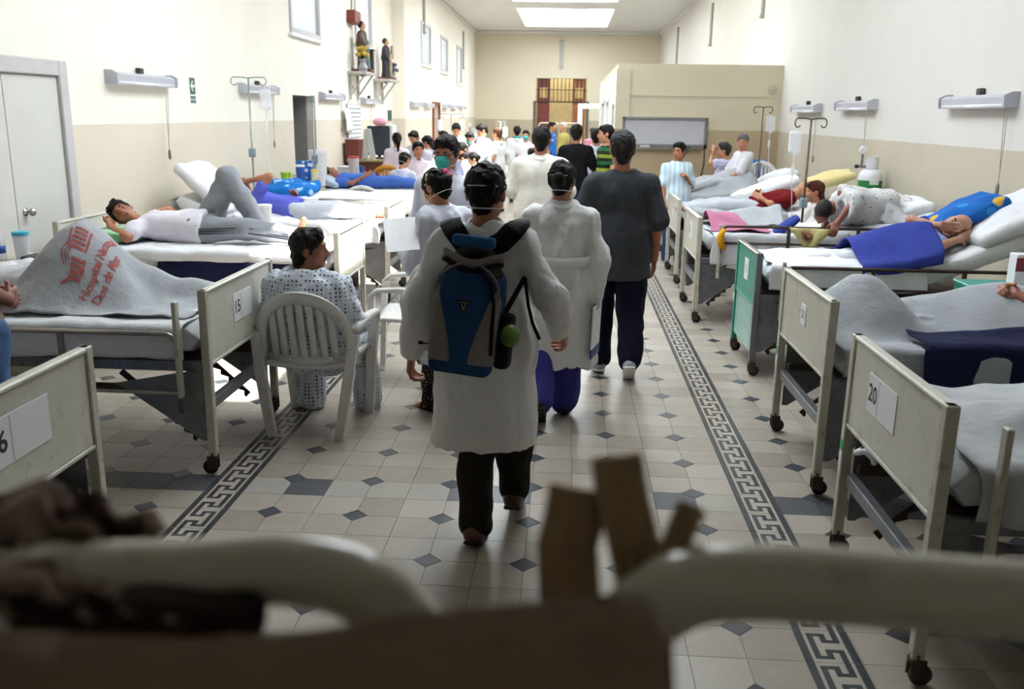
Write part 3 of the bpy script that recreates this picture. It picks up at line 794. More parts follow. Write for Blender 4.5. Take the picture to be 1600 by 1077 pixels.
def sheet(key, name, label, mat, L0, L1, Wn=None, Wf=None, hang=(.25, .25), humps=(), wr=.012, cat='blanket', lift=.012, res=.018, wave=.02, group=None, post=None, seed=1, thick=.006, parent=None):
    """cloth lying over a bed: flat part |W|<=hw, hanging past the edges; humps = (La,Wa,Lb,Wb,zridge,slope)"""
    b = BEDS[key]; hw = b.hw-.02; a0 = -(hw+hang[0]) if Wn is None else Wn; a1 = hw+hang[1] if Wf is None else Wf
    nL = max(4, int((L1-L0)/res)); nW = max(4, int((a1-a0)/res))
    L, S = np.meshgrid(np.linspace(L0, L1, nL), np.linspace(a0, a1, nW), indexing='ij')
    def height(Lq, Wq):
        z = b.top(Lq, Wq)+lift
        for (La, Wa, Lb, Wb, zr, sl) in humps:
            d = np.array([Lb-La, Wb-Wa]); LL = d@d+1e-9
            t = np.clip(((Lq-La)*d[0]+(Wq-Wa)*d[1])/LL, 0, 1)
            dist = np.hypot(Lq-La-t*d[0], Wq-Wa-t*d[1])
            zz = (zr if not hasattr(zr, '__len__') else zr[0]+(zr[1]-zr[0])*t)-sl*(np.sqrt(dist*dist+.008)-.089)
            kk = .07; z = np.maximum(z, zz)+np.maximum(kk-np.abs(z-zz), 0)**2/(4*kk)
        return z
    b.height = height
    Wc = np.clip(S, -hw, hw); ex = np.abs(S)-hw; exd = np.maximum(ex, 0)
    Z = height(L, Wc)
    f = n2(L*7, S*7, seed)*.6+n2(L*17+3, S*11, seed+1)*.3
    Z = Z+wr*f*np.clip(1-exd*5, .2, 1)
    rip = n2(L*9, S*1.5, seed+2)
    drop = np.where(exd > 0, np.sqrt(exd**2+.0004)-.02+exd*.0, 0); drop = np.maximum(drop, 0)
    Wp = Wc+np.sign(S)*(np.minimum(exd, .035)+wave*rip*np.clip(exd*6, 0, 1)+np.clip(exd*6, 0, 1)*wave*.5)
    Z = Z-drop*(1+.06*rip)
    Lp = L+n2(L*4, S*4, seed+5)*.012+wr*.8*n2(L*3, S*9, seed+9)
    G_ = np.stack([b.fx+b.sx*Lp, b.yc+Wp, Z], -1)
    if post is not None: G_ = post(G_, L, S)
    m = MB().grid(G_)
    o = m.build(name, mat, parent, smooth=True, fix=False, label=label, cat=cat if label else None, group=group)
    solidify(o, thick, 0); SHEETS[o.name] = (G_, L0, L1, a0, a1); return o
def pillow(label, c, ax, h, mat, parent=None, seed=1, name='pillow', vox=.012, cat='pillow', group='pillows', wr=.012):
    s = SDF(vox); c = np.array(c, float); A = np.array([unit(a) for a in ax])
    s.box((0, 0, 0), (h[0], h[1], h[2]*.55), rd=h[2]*.5)
    s.ell((0, 0, 0), (h[0]*.98, h[1]*.98, h[2]), k=.05); s.noise(wr, (.13, .1, .1), seed)
    return sdf_obj(s, name, mat, parent, A, c, label=label, cat=cat, group=group)
mattress('R20', 'mattress in pale grey sheet on the nearest right bed', .76)
mattress('R21', 'mattress in pale grey sheet on bed 21', .74)
mattress('R3', 'white-sheeted mattress on the green bed, propped up at the head', .80, (1.15, .42), mLIN)
mattress('R4', 'mattress under the leaning patient, raised at the head end', .80, (1.2, .28), mLINB)
mattress('R5', 'mattress on the bed of the patient in the dark red shirt', .80, (1.2, .25), mLIN)
mattress('R6', 'mattress on the bed nearest the whiteboard partition', .78)
mattress('L16', 'mattress on the bed cut off by the left edge', .76)
mattress('L15', 'mattress in a creased white sheet on bed 15', .77)
mattress('L14', 'mattress under the patient in the white shirt', .78, None, mLIN)
mattress('L13', 'sunlit mattress behind the student with the paper', .76, (1.35, .35), mLIN)
mattress('L12', 'white-sheeted mattress on the empty bed', .78, None, mLIN)
mattress('L11', 'mattress under the patient dressed in blue', .72)
# right side coverings
sheet('R20', 'blanket', 'pale grey blanket rumpled over the bed marked 20', cloth('grey_blanket_pale', 'b9bbbd', .1), 0.10, 2.0, hang=(.20, .3), humps=((.35, -.1, .9, .0, .86, .5), (.9, .1, 1.5, .0, .95, .6)), wr=.03, group='grey blankets')
sheet('R21', 'blanket', 'grey blanket tented over the raised feet and knees on bed 21', mGREY, .06, 1.75, hang=(.16, .3), wave=.004, humps=((.27, .05, .30, .02, 1.02, 1.1), (.30, .1, 1.05, .12, (.84, .98), .55), (1.0, .1, 1.6, .05, (.97, .86), .7)), wr=.02, group='grey blankets')
sheet('R21', 'blanket', 'dark navy blanket hanging down the near side of bed 21', mNAVY, .42, 1.95, Wn=-.86, Wf=-.26, lift=.05, wave=.035, wr=.012, humps=((.27, .05, .30, .02, 1.04, 1.1), (.30, .1, 1.05, .12, (.87, 1.01), .55), (1.0, .1, 1.6, .05, (1.0, .90), .7)), seed=4, group='dark blue blankets')
sheet('R21', 'bed_sheet', 'white sheet turned down under the clasped hands on bed 21', mLIN, 1.3, 2.0, hang=(.05, .2), humps=((1.0, .1, 1.9, .05, (.97, .90), .7),), lift=.03, wr=.015, seed=6, cat='sheet')
sheet('R3', 'bed_sheet', 'white sheet over the legs of the patient on the green bed', mLIN, .08, 1.15, hang=(.20, .2), humps=((.25, 0, 1.1, 0, .875, .5),), wr=.022, cat='sheet', seed=2)
sheet('R3', 'blanket', 'bright blue blanket over the patient on the green bed', mBLUEB, .70, 1.24, hang=(.10, .15), humps=((.5, .0, 1.3, .03, (.90, 1.15), .60),), lift=.03, wr=.02, seed=3, group='dark blue blankets')
sheet('R4', 'bed_sheet', 'white sheet hanging below the rail of the pink-draped bed', mLINB, .10, 1.3, hang=(.30, .2), wr=.02, cat='sheet', seed=5)
sheet('R4', 'blanket', 'pink blanket crumpled over the foot of the bed', mPINK, .10, .62, Wn=-.42, Wf=.45, humps=((.12, -.1, .4, .25, (.98, .92), .7),), lift=.035, wr=.03, seed=7)
sheet('R4', 'blanket', 'grey blanket bunched beside the pink one', mGREY, .30, .85, Wn=-.05, Wf=.5, humps=((.4, .25, .8, .3, (.95, 1.0), .8),), lift=.05, wr=.04, seed=8, group='grey blankets')
sheet('R5', 'blanket', 'grey blanket over the legs of the patient in dark red', mGREY, .15, 1.15, hang=(.2, .2), humps=((.3, -.1, 1.0, 0, (.90, 1.0), .6),), wr=.04, seed=9, group='grey blankets')
sheet('R6', 'blanket', 'grey blanket draped up to the chest of the grey-haired patient', mGREY, .15, 1.25, hang=(.3, .2), humps=((.3, -.05, 1.1, -.05, (.92, 1.16), .8),), wr=.035, seed=10, group='grey blankets')
# left side coverings
k15 = sheet('L15', 'blanket', 'grey blanket with a red hospital print tented over raised knees', mGREY, .12, 1.62, Wn=-.40, Wf=.62, humps=((.86, .02, .92, .12, 1.20, 1.25), (.20, .15, .8, .1, (.86, 1.0), .9), (.9, -.1, 1.35, -.05, (.92, .84), .6)), wr=.032, lift=.02, seed=11, group='grey blankets')
sheet('L15', 'bed_sheet', 'creased white sheet hanging down the near side of bed 15', mLINB, .10, 2.0, hang=(.19, .2), lift=.006, wr=.014, cat='sheet', seed=12)
sheet('L14', 'bed_sheet', 'white sheet bunched along the near edge under the man in white', mLIN, .06, 1.95, hang=(.10, .1), lift=.008, wr=.018, cat='sheet', seed=13)
sheet('L14', 'blanket', 'dark blue blanket hanging out below the mattress of the man in white', mNAVY, .25, 1.35, Wn=-.74, Wf=-.42, lift=-.05, wr=.02, seed=14, group='dark blue blankets')
sheet('L13', 'bed_sheet', 'sunlit white sheet spread over the bed behind the student', mLIN, .06, 1.5, hang=(.22, .2), humps=((.3, .1, 1.2, .0, (.84, .9), .5),), wr=.035, cat='sheet', seed=15)
sheet('L12', 'bed_sheet', 'white sheet on the empty bed', mLIN, .06, 1.9, hang=(.2, .2), wr=.03, cat='sheet', seed=16)
# red print on the tented blanket: emblem and two lines of lettering laid on the cloth
def on_cloth(o, LS, off=.006):
    G_, L0, L1, a0, a1 = SHEETS[o.name]; nL, nW = G_.shape[:2]
    i = np.clip((LS[:, 0]-L0)/(L1-L0)*(nL-1), 0, nL-1.001); j = np.clip((LS[:, 1]-a0)/(a1-a0)*(nW-1), 0, nW-1.001)
    i0 = i.astype(int); j0 = j.astype(int); fi = (i-i0)[:, None]; fj = (j-j0)[:, None]
    A, B, C_, D = G_[i0, j0], G_[i0+1, j0], G_[i0, j0+1], G_[i0+1, j0+1]
    p = A*(1-fi)*(1-fj)+B*fi*(1-fj)+C_*(1-fi)*fj+D*fi*fj
    n = np.cross(C_-A, B-A); n /= np.linalg.norm(n, axis=1)[:, None]+1e-9; n[n[:, 2] < 0] *= -1
    return p+n*off
mPRINT = cloth('red_print', 'b0605c')
def print_text(s, size, L, S):
    V, F = text_verts(s, size, 'LEFT'); m = MB().add(on_cloth(k15, np.stack([L+V[:, 1], S+V[:, 0]], -1)), F)
    bm = bmesh.new(); me = bpy.data.meshes.new('t'); me.from_pydata(m.v, [], m.f); bm.from_mesh(me); bmesh.ops.triangulate(bm, faces=bm.faces); bm.free()
    return m.build('printed_lettering', mPRINT, k15, fix=False)
print_text('Hospital Nacional', .050, .70, -.30); print_text('Dos de Mayo', .050, .645, -.29)
m = MB()
def stripe(L0, S0, L1, S1, w):
    d = unit((L1-L0, S1-S0)); q = np.array([-d[1], d[0]])*w/2; t = np.linspace(0, 1, 6)
    P = np.array([[L0+(L1-L0)*a, S0+(S1-S0)*a] for a in t]); A = on_cloth(k15, P+q); B = on_cloth(k15, P-q)
    m.grid(np.stack([A, B], 1))
def st(a, b_, c, d, w): stripe(.80+(a-.80)*.8, -.13+(b_+.15)*.75, .80+(c-.80)*.8, -.13+(d+.15)*.75, w*.75)
for i in range(5): st(.765+.002*i, -.145+.033*i, .845, -.15+.033*i, .018)
for i in range(4): st(.745, -.30+.028*i, .825, -.30+.028*i, .017)
st(.745, -.31, .745, -.20, .014); st(.755, -.155, .755, .0, .014); st(.85, -.16, .87, -.02, .014); st(.735, -.24, .85, -.33, .016)
for r_ in (.06, .08, .10):
    for a in range(6):
        t0, t1 = -.6+a*.25, -.6+(a+1)*.25
        st(.79+r_*math.cos(t0), -.20+r_*math.sin(t0)*.9, .79+r_*math.cos(t1), -.20+r_*math.sin(t1)*.9, .007)
m.build('printed_emblem', mPRINT, k15, fix=False)
# ------------------------------------------------------------------ wall lamps, signs, shelves, windows' neighbours
mLAMP = M('lamp_housing', 'b4b5be', .4, 0, var=.06); mTUBE = M('lamp_tube', 'e9eaf2', .25, var=.02)
mCORD = M('pull_cord', 'b0a894', .6); mDARK = M('dark_plastic', '35302c', .5)
def wall_lamp(X, y0, y1, z, label, cord=None, far=False):
    s = 1 if X < 0 else -1; r = empty('wall_lamp', (X, (y0+y1)/2, z-.06), label, 'lamp', 'tube lamps along the walls')
    poly = [(0, -.05), (.05, -.06), (.10, -.035), (.105, .02), (.06, .045), (0, .05)]
    MB().prism(poly, (X, y0, z), ((s, 0, 0), (0, 0, 1), (0, 1, 0)), y1-y0).build('housing', mLAMP, r)
    for y in (y0-.006, y1-.024): MB().prism([(0, -.06), (.115, -.06), (.12, .03), (.06, .06), (0, .06)], (X, y, z), ((s, 0, 0), (0, 0, 1), (0, 1, 0)), .03).build('end_cap', mLAMP, r)
    MB().tube([(X+s*.085, y0+.04, z-.045), (X+s*.085, y1-.04, z-.045)], .02, 12).build('tube', mTUBE, r, True)
    if far: return r
    MB().box((X if s > 0 else X-.05, (y0+y1)/2-.04, z+.045), (X+.05 if s > 0 else X, (y0+y1)/2+.04, z+.10), .008).build('bracket', mDARK, r)
    if cord is not None:
        y, ze = cord; c = MB().tube([(X+s*.06, y, z-.03), (X+s*.055, y-.01, (z+ze)/2), (X+s*.06, y-.02, ze)], .0035, 6).tube([(X+s*.06, y+.05, z-.03), (X+s*.058, y-.02, ze+.06)], .0035, 6).build('pull_cord', mCORD, r)
        MB().lathe([(.006, .05), (.014, .03), (.016, -.03), (.008, -.05)], (X+s*.06, y-.02, ze), n=10).build('cord_pull', M('cord_pull_grey', '8d8880', .5), c, True)
    return r
wall_lamp(XL, 4.59, 5.84, 2.07, 'silver tube lamp on the left wall next to the grey door', (5.67, 1.36))
wall_lamp(XL, 7.87, 9.14, 2.07, 'silver tube lamp behind the drip stand on the left wall', (9.0, 1.36))
wall_lamp(XL, 11.53, 12.87, 2.05, 'silver tube lamp right of the open doorway on the left wall', (12.75, 1.5))
wall_lamp(XL, 14.52, 15.89, 2.02, 'silver tube lamp right of the wall chart, below the statues', (15.2, 1.4))
for px0, px1, lab in ((640, 655, 'first far tube lamp before the red-brown door frame'), (662, 673, 'second far tube lamp, against the red-brown door frame'), (690, 698, 'third far tube lamp, just past the red-brown door'), (703, 711, 'fourth far tube lamp along the left wall'), (717, 723, 'farthest tube lamp on the left wall')):
    a = at_x(px0, 165, XL2)[1]; b2 = at_x(px1, 165, XL2)[1]; wall_lamp(XL2, a, min(b2, a+1.5), 2.0, 'small grey '+lab, far=True)
wall_lamp(XR, 3.96, 5.23, 1.97, 'silver tube lamp above the propped patient on the right wall', (4.0, 1.29))
wall_lamp(XR, 7.23, 8.54, 1.97, 'silver tube lamp above the green gas cylinder', (7.4, 1.45))
wall_lamp(XR, 9.51, 10.86, 1.95, 'silver tube lamp on the right wall closest to the partition', (9.54, 1.27))
# exit sign with arrow
r = empty('exit_sign', (XL, 6.46, 1.88), 'green exit sign with a white arrow on the left wall', 'sign')
mSIGN = M('sign_green', '1d5b45', .4)
ax = ((0, 1, 0), (0, 0, 1), (1, 0, 0))
MB().obox((XL+.004, 6.46, 2.0), (.075, .135, .003), ax).build('board', mPAPER, r)
MB().obox((XL+.008, 6.46, 2.045), (.068, .085, .001), ax).build('arrow_field', mSIGN, r)
MB().obox((XL+.008, 6.46, 1.905), (.068, .035, .001), ax).build('word_field', mSIGN, r)
c = np.array([XL+.0095, 6.46, 2.045])
arr = [(-.055, 0), (-.005, .055), (.02, .055), (-.015, .014), (.055, .014), (.055, -.014), (-.015, -.014), (.02, -.055), (-.005, -.055)]
MB().prism(arr, c, ax, .001).build('arrow', mPAPER, r)
text('SALIDA', .042, (XL+.0098, 6.46, 1.905), ax, 'word', mPAPER, r)
# wall chart hung from a cord
y0, y1, z0, z1 = 13.33, 14.43, 1.20, 1.95
r = empty('wall_chart', (XL, 13.9, z0), 'white wall chart ruled in dark rows, hung from a cord', 'chart')
MB().box((XL+.01, y0, z0), (XL+.03, y1, z1), .004).build('board', mFRAME, r)
MB().box((XL+.03, y0+.05, z0+.03), (XL+.034, y1-.03, z1-.03)).build('sheet', mPAPER, r)
for i in range(8):
    z = z1-.09-i*.075; MB().box((XL+.034, y0+.08, z-.008), (XL+.037, y1-.06, z+.004)).build('ruled_row', M('chart_ink', '4a4d5c', .6), r)
for i in range(7):
    y = y0+.2+i*.12; MB().box((XL+.034, y, z0+.1), (XL+.0355, y+.012, z1-.05)).build('ruled_column', M('chart_faint', 'aeb4c6', .6), r)
MB().tube([(XL+.02, y0+.1, z1), (XL+.01, (y0+y1)/2, z1+.32), (XL+.02, y1-.1, z1)], .006, 6).build('cord', mCORD, r)
G_ = np.array([[[XL+.05+.05*math.sin(t*2.2), 12.95+s*.45, 1.86-t*.42] for s in np.linspace(0, 1, 5)] for t in np.linspace(0, 1, 8)])
solidify(MB().grid(G_).build('loose_sheet', mPAPER, smooth=True, label='loose white sheet curling off the wall left of the chart', cat='paper'), .004)
# small posters on the pier edge
for i, (z0, z1, c, lab) in enumerate(((1.62, 1.85, '3c6f57', 'small green notice high on the pier edge by the desk'), (1.1, 1.58, 'dfe3e0', 'white printed notice on the pier edge below the green one'))):
    o = MB().box((XL+.01, 17.2, z0), (XL+.02, 17.6, z1)).build('notice', M('notice_'+c, c, .6), label=lab, cat='notice')
    MB().box((XL+.02, 17.3, z1-.2), (XL+.024, 17.42, z1-.08)).build('printed_mark', mINK, o)
# bracket shelves with two statues
mSTONE = M('statue_brown', '5a4a3e', .6, var=.4, scale=14); mROBE = M('robe_dark', '2e2a30', .6, var=.3, scale=10); mROBE2 = M('robe_pale', 'a89a80', .6, var=.3, scale=12)
mSKINS = M('statue_skin', 'c09a7c', .5)
def shelf(y0, y1, z, label):
    r = empty('wall_shelf', (XL, (y0+y1)/2, z-.45), label, 'shelf', 'bracket shelves')
    MB().box((XL, y0, z-.05), (XL+.36, y1, z), .006).build('board', M('shelf_grey', 'b5b2ac', .5), r)
    for y in (y0+.12, y1-.2):
        MB().box((XL, y, z-.5), (XL+.04, y+.06, z-.05), .004).build('upright', M('shelf_grey', 'b5b2ac', .5), r)
        MB().beam((XL+.03, y+.03, z-.42), (XL+.30, y+.03, z-.05), .04, .03).build('strut', M('shelf_grey', 'b5b2ac', .5), r)
shelf(13.5, 14.45, 2.52, 'grey bracket shelf under the brown-robed statue'); shelf(15.7, 16.75, 2.47, 'grey bracket shelf under the dark-robed statue')
def statue(c, h, robe, sash, label, child):
    r = empty('saint_statue', c, label, 'statue', 'painted statues'); c = np.array(c, float); s = h/.85
    q = SDF(.018); q.cap(c+[0, 0, .04*s], c+[0, 0, .45*s], .125*s, .10*s, flat=(np.array([1., 0, 0]), .75)); q.cap(c+[0, 0, .45*s], c+[0, 0, .62*s], .10*s, .085*s)
    q.cap(c+[0, -.11*s, .60*s], c+[0, .11*s, .60*s], .05*s); q.cap(c+[0, -.13*s, .59*s], c+[.08*s, -.12*s, .42*s], .045*s, .035*s); q.cap(c+[0, .13*s, .59*s], c+[.09*s, .05*s, .45*s], .045*s, .035*s)
    q.noise(.012, (.05, .05, .2), 2); sdf_obj(q, 'robe', robe, r)
    q = SDF(.014); q.cap(c+[0, 0, .66*s], c+[.01, 0, .72*s], .035*s); q.ell(c+[.015*s, 0, .77*s], (.06*s, .052*s, .07*s)); q.cap(c+[.08*s, -.12*s, .42*s], c+[.12*s, -.08*s, .43*s], .025*s)
    sdf_obj(q, 'head', mSKINS, r)
    q = SDF(.014); q.ell(c+[-.012*s, 0, .79*s], (.062*s, .06*s, .066*s)); q.plane(c+[.03*s, 0, .78*s], (1, 0, -.5)); sdf_obj(q, 'hair', M('statue_hair', '2a1f1a', .6), r)
    q = SDF(.016); q.cap(c+[.09*s, .02, .08*s], c+[.09*s, .0, .50*s], .05*s, .04*s); q.noise(.01, (.05, .05, .15), 4); sdf_obj(q, 'mantle', sash, r)
    MB().box(c+[-.16*s, -.16*s, 0], c+[.18*s, .16*s, .045*s], .01).build('plinth', M('plinth_red', '6b2f2a', .5), r)
    if child:
        q = SDF(.014); k = c+np.array([.12*s, .10*s, .47*s]); q.cap(k, k+[0, 0, .14*s], .045*s, .035*s); q.ell(k+[0, 0, .2*s], (.04*s, .036*s, .042*s)); sdf_obj(q, 'carried_child', mROBE2, r)
statue((XL+.19, 13.95, 2.52), .90, mSTONE, M('mantle_teal', '5d7a78', .6, var=.3), 'painted statue in a brown robe on the nearer shelf', False)
statue((XL+.19, 16.15, 2.47), .82, mROBE, mROBE2, 'painted statue in a dark robe holding a child, farther shelf', True)
def vase(c, h, label, flower):
    r = empty('flower_vase', c, label, 'vase'); 
    MB().lathe([(.0, 0), (.07, 0), (.09, h*.3), (.05, h*.7), (.07, h), (.055, h), (.03, h*.6), (0, h*.4)], c, n=16).build('vase', M('vase_grey', '8f9298', .4), r, 'auto')
    g = random.Random(2)
    for i in range(14):
        a = g.random()*6.3; q = np.array(c)+[math.cos(a)*.10*g.random(), math.sin(a)*.12*g.random(), h+.05+.14*g.random()]
        MB().ell(q, .04, n=7, m=5).build('flower', flower, r, True)
        MB().tube([np.array(c)+[0, 0, h*.7], q], .005, 5).build('stem', M('stem_green', '2e4a26', .6), r)
vase((XL+.26, 13.66, 2.52), .22, 'grey vase of yellow flowers beside the brown-robed statue', M('flower_yellow', 'b59a3c', .6)); vase((XL+.26, 16.55, 2.47), .14, 'small vase of purple flowers beside the dark-robed statue', M('flower_purple', '6a5f86', .6))
MB().box((XL+.2, 14.26, 2.52), (XL+.32, 14.40, 2.92), .01).box((XL+.18, 14.24, 2.92), (XL+.34, 14.42, 2.95), .01).build('missal_box', M('book_brown', '3a2624', .5), label='dark upright case at the end of the nearer shelf', cat='case')
q = at_x(541, 15, XL); q2 = at_x(553, 40, XL)
o = MB().box((XL, q[1], q2[2]), (XL+.16, q2[1]-.1, q[2]), .01).build('alarm_box', M('box_red_brown', '7a3226', .5), label='red-brown box on a cable above the brown-robed statue', cat='box')
MB().cyl((XL+.02, q[1]+.35, q[2]), (XL+.02, q[1]+.35, CEIL), .015, n=8).build('cable', M('conduit_grey', 'a7a49c', .5), o)
# whiteboard on the partition
ax = ((1, 0, 0), (0, 0, 1), (0, -1, 0))
pa, pb = at_y(973, 180, PY), at_y(1106, 186, PY); pc = at_y(1103, 232, PY); z1, z0, x0, x1 = (pa[2]+pb[2])/2, pc[2], pa[0], pb[0]
r = empty('whiteboard', ((x0+x1)/2, PY-.04, z0), 'long whiteboard in a worn aluminium frame on the partition', 'whiteboard')
MB().box((x0, PY-.035, z0), (x1, PY, z1), .004).build('panel', M('board_face', 'c3c3ca', .25, var=.05, scale=2), r)
mAL = M('aluminium_worn', '8c8a86', .4, .7, dirt='4a4844')
for lo, hi in (((x0, PY-.06, z1-.05), (x1, PY-.03, z1)), ((x0, PY-.06, z0), (x1, PY-.03, z0+.06)), ((x0, PY-.06, z0), (x0+.04, PY-.03, z1)), ((x1-.05, PY-.06, z0), (x1, PY-.03, z1))):
    MB().box(lo, hi, .006).build('frame', mAL, r)
MB().box((x0+.1, PY-.13, z0-.02), (x1-.1, PY-.03, z0), .004).build('tray', mAL, r)
MB().tube([(x1-.03, PY-.04, z0), (x1-.02, PY-.03, z0-.25), (x1-.06, PY-.03, z0-.45)], .01, 6).build('cable', mDARK, r)
for x, c, lab in ((x0+.95, '0f6b4a', 'green marker pen on the whiteboard tray'), (x0+.3, 'c8c8c8', 'pale eraser at the left of the whiteboard tray')):
    MB().box((x, PY-.11, z0), (x+.16, PY-.06, z0+.035), .01).build('board_marker', M('marker_'+c, c, .4), label=lab, cat='marker')
MB().lathe([(.0, .0), (.07, 0), (.065, .025), (.0, .04)], (3.78, PY, 2.25), (0, -1, 0)).build('wall_rosette', M('rosette', 'b9b29c', .6), label='pale round rosette in the upper corner of the partition', cat='rosette')

# ------------------------------------------------------------------ drip stands, gas cylinder, cabinets and small things
mIV = M('stand_grey_green', '8fa09a', .4, .5, var=.2); mIVD = M('stand_dark', '5a4d44', .45, .6, var=.2)
k = NT('clear_plastic'); k.b.inputs['Base Color'].default_value = (.9, .93, .97, 1); k.b.inputs['Roughness'].default_value = .25
k.b.inputs['Alpha'].default_value = .55; k.b.inputs['Specular IOR Level'].default_value = .6; mCLEAR = k.m
def drip(x, y, ztop, label, mat, bag=1, hook=.13, ax=(1, 0), bagmat=None, drop=.62, pole0=.0):
    r = empty('drip_stand', (x, y, 0), label, 'drip stand', 'drip stands'); h = np.array([ax[0], ax[1], 0.])*hook
    p = np.array([x, y, 0.])
    MB().tube([p+[0, 0, .06], p+[0, 0, ztop-.01]], [.014, .010], 10).build('pole', mat, r, True)
    for s in (-1, 1):
        t = np.linspace(0, 1, 8); pts = [p+[0, 0, ztop-.01]]+[p+s*h*u_+np.array([0, 0, ztop]) for u_ in (.5, 1)]
        pts += [p+s*h*(1+.22*math.sin(a))+np.array([0, 0, ztop-.045+.045*math.cos(a)]) for a in np.linspace(.4, 4.2, 9)]
        MB().tube(pts, .007, 8).build('hook', mat, r, True)
    for i in range(4):
        a = math.pi/4+i*math.pi/2; e = p+np.array([.25*math.cos(a), .25*math.sin(a), .03]); MB().tube([p+[0, 0, .08], e], .014, 8).build('foot', mat, r, True)
    MB().box(p+[-.035, -.035, ztop-.9], p+[.035, .035, ztop-.8], .008).build('clamp', M('clamp_grey', '7a8a94', .5), r)
    for k_ in range(bag):
        s = 1 if k_ == 0 else -1; c = p+s*h*1.1; c[2] = ztop-.11
        t = empty('drip_bag', (c[0], c[1], c[2]-drop), ('clear drip bag hanging on ' if k_ == 0 else 'second drip bag hanging on ')+label.split(',')[0].replace('a ', 'the '), 'drip bag', 'drip bags')
        q = SDF(.012); q.box(c+[0, 0, -.13], (.065, .03, .115), rd=.028); q.cap(c+[0, 0, -.24], c+[0, 0, -.28], .02, .01); sdf_obj(q, 'bag', bagmat or mCLEAR, t)
        MB().tube([c+[0, 0, .01], c+[0, 0, -.03]], .006, 6).build('loop', mPAPER, t)
        MB().lathe([(.012, 0), (.018, -.02), (.018, -.09), (.006, -.11)], c+[0, 0, -.36], n=10).build('drip_chamber', mCLEAR, t, 'auto')
        MB().tube([c+[0, 0, -.27], c+[0, 0, -.36]], .005, 6).tube([c+[0, 0, -.46], c+[.02, .01, -drop], c+[.05, .05, -drop-.2]], .005, 6).build('tubing', mCLEAR, t)
    return r
q = at_y(388, 125, 7.2); drip(q[0], 7.2, 2.17, 'grey-green drip stand by the left wall, before the empty bed', mIV, hook=.17, drop=.9)
q = at_y(488, 150, 9.3); drip(q[0], 9.3, q[2], 'bare pale drip pole in front of the open doorway', mIV, bag=0, hook=.02)
q = at_y(1268, 185, 6.2); drip(q[0], 6.2, q[2], 'dark drip stand beside the patient in dark red', mIVD, hook=.13, bag=1, ax=(-1, 0), drop=.7)
q = at_y(1193, 167, 10.4); drip(q[0], 10.4, q[2], 'brownish drip stand by the partition whiteboard', mIVD, hook=.11, drop=.7)
q = at_y(705, 178, 17); drip(q[0], 17.0, q[2], 'distant drip stand behind the standing doctor in the group', mIV, hook=.22, bag=2, drop=.5)
q = at_y(782, 190, 19); drip(q[0], 19.0, q[2], 'farthest drip stand behind the lit doctor', mIV, hook=.1, bag=1, drop=.4)
q = at_y(1592, 190, 2.4); q = at_x(1600, 195, 3.7)
mBLUEM = M('green_paint_clamp', '2f8a72', .5)
def gas(c, R, H, label, low, up):
    r = empty('gas_cylinder', c, label, 'gas cylinder', 'oxygen cylinders'); c = np.array(c, float)
    MB().lathe([(0, 0), (R*.96, 0), (R, .03), (R, H*.83)], c, n=28).build('body', low, r, 'auto')
    MB().lathe([(R, H*.83), (R, H*.85), (R*.95, H*.875), (R*.75, H*.90), (R*.4, H*.915), (R*.25, H*.92), (0, H*.92)], c, n=28).build('shoulder', up, r, 'auto')
    MB().lathe([(R*.42, H*.905), (R*.54, H*.915), (R*.58, H), (R*.52, H), (R*.46, H*.92)], c, n=24).build('guard_collar', up, r, 'auto')
    v = MB().cyl(c+[0, 0, H*.91], c+[0, 0, H*.98], .02).build('valve', mSTEEL, r)
    g = MB().cyl(c+[-.02, 0, H*.93], c+[-R*1.2, -.02, H*.93], .014, n=10).cyl(c+[-R*.9, -.02, H*.93], c+[-R*.9, -.02, H*1.02], .012, n=10).build('regulator', mSTEEL, r)
    MB().lathe([(0, -.015), (.04, -.015), (.045, .0), (.04, .015), (0, .018)], c+[-R*.9, -.03, H*1.05], (0, -1, 0)).build('gauge', mPAPER, g, 'auto')
    MB().lathe([(0, 0), (.02, 0), (.02, .03), (0, .035)], c+[-R*1.2, -.02, H*.93], (-1, 0, 0)).build('knob', mDARK, g, 'auto')
    G_ = np.array([[c+[(R+.002)*math.cos(t), (R+.002)*math.sin(t), z] for t in np.linspace(-1.9, -1.1, 6)] for z in np.linspace(H*.80, H*.86, 4)])
    MB().grid(G_).build('label_sheet', mPAPER, r, True, fix=False)
gas((3.76, 6.62, 0), .125, 1.42, 'green and white gas cylinder against the right wall', M('cyl_green', '1f7a3a', .35, var=.05), M('cyl_white', 'dfe0e4', .35, var=.04))
q = at_y(742, 215, 19.2); gas((q[0], 19.2, 0), .14, 1.45, 'small green gas cylinder in the distance behind the masked student', M('cyl_green', '1f7a3a', .35, var=.05), M('cyl_white', 'dfe0e4', .35, var=.04))
mCAB = M('cabinet_cream', 'bcb8a6', .45, var=.06, dirt='857a64'); 
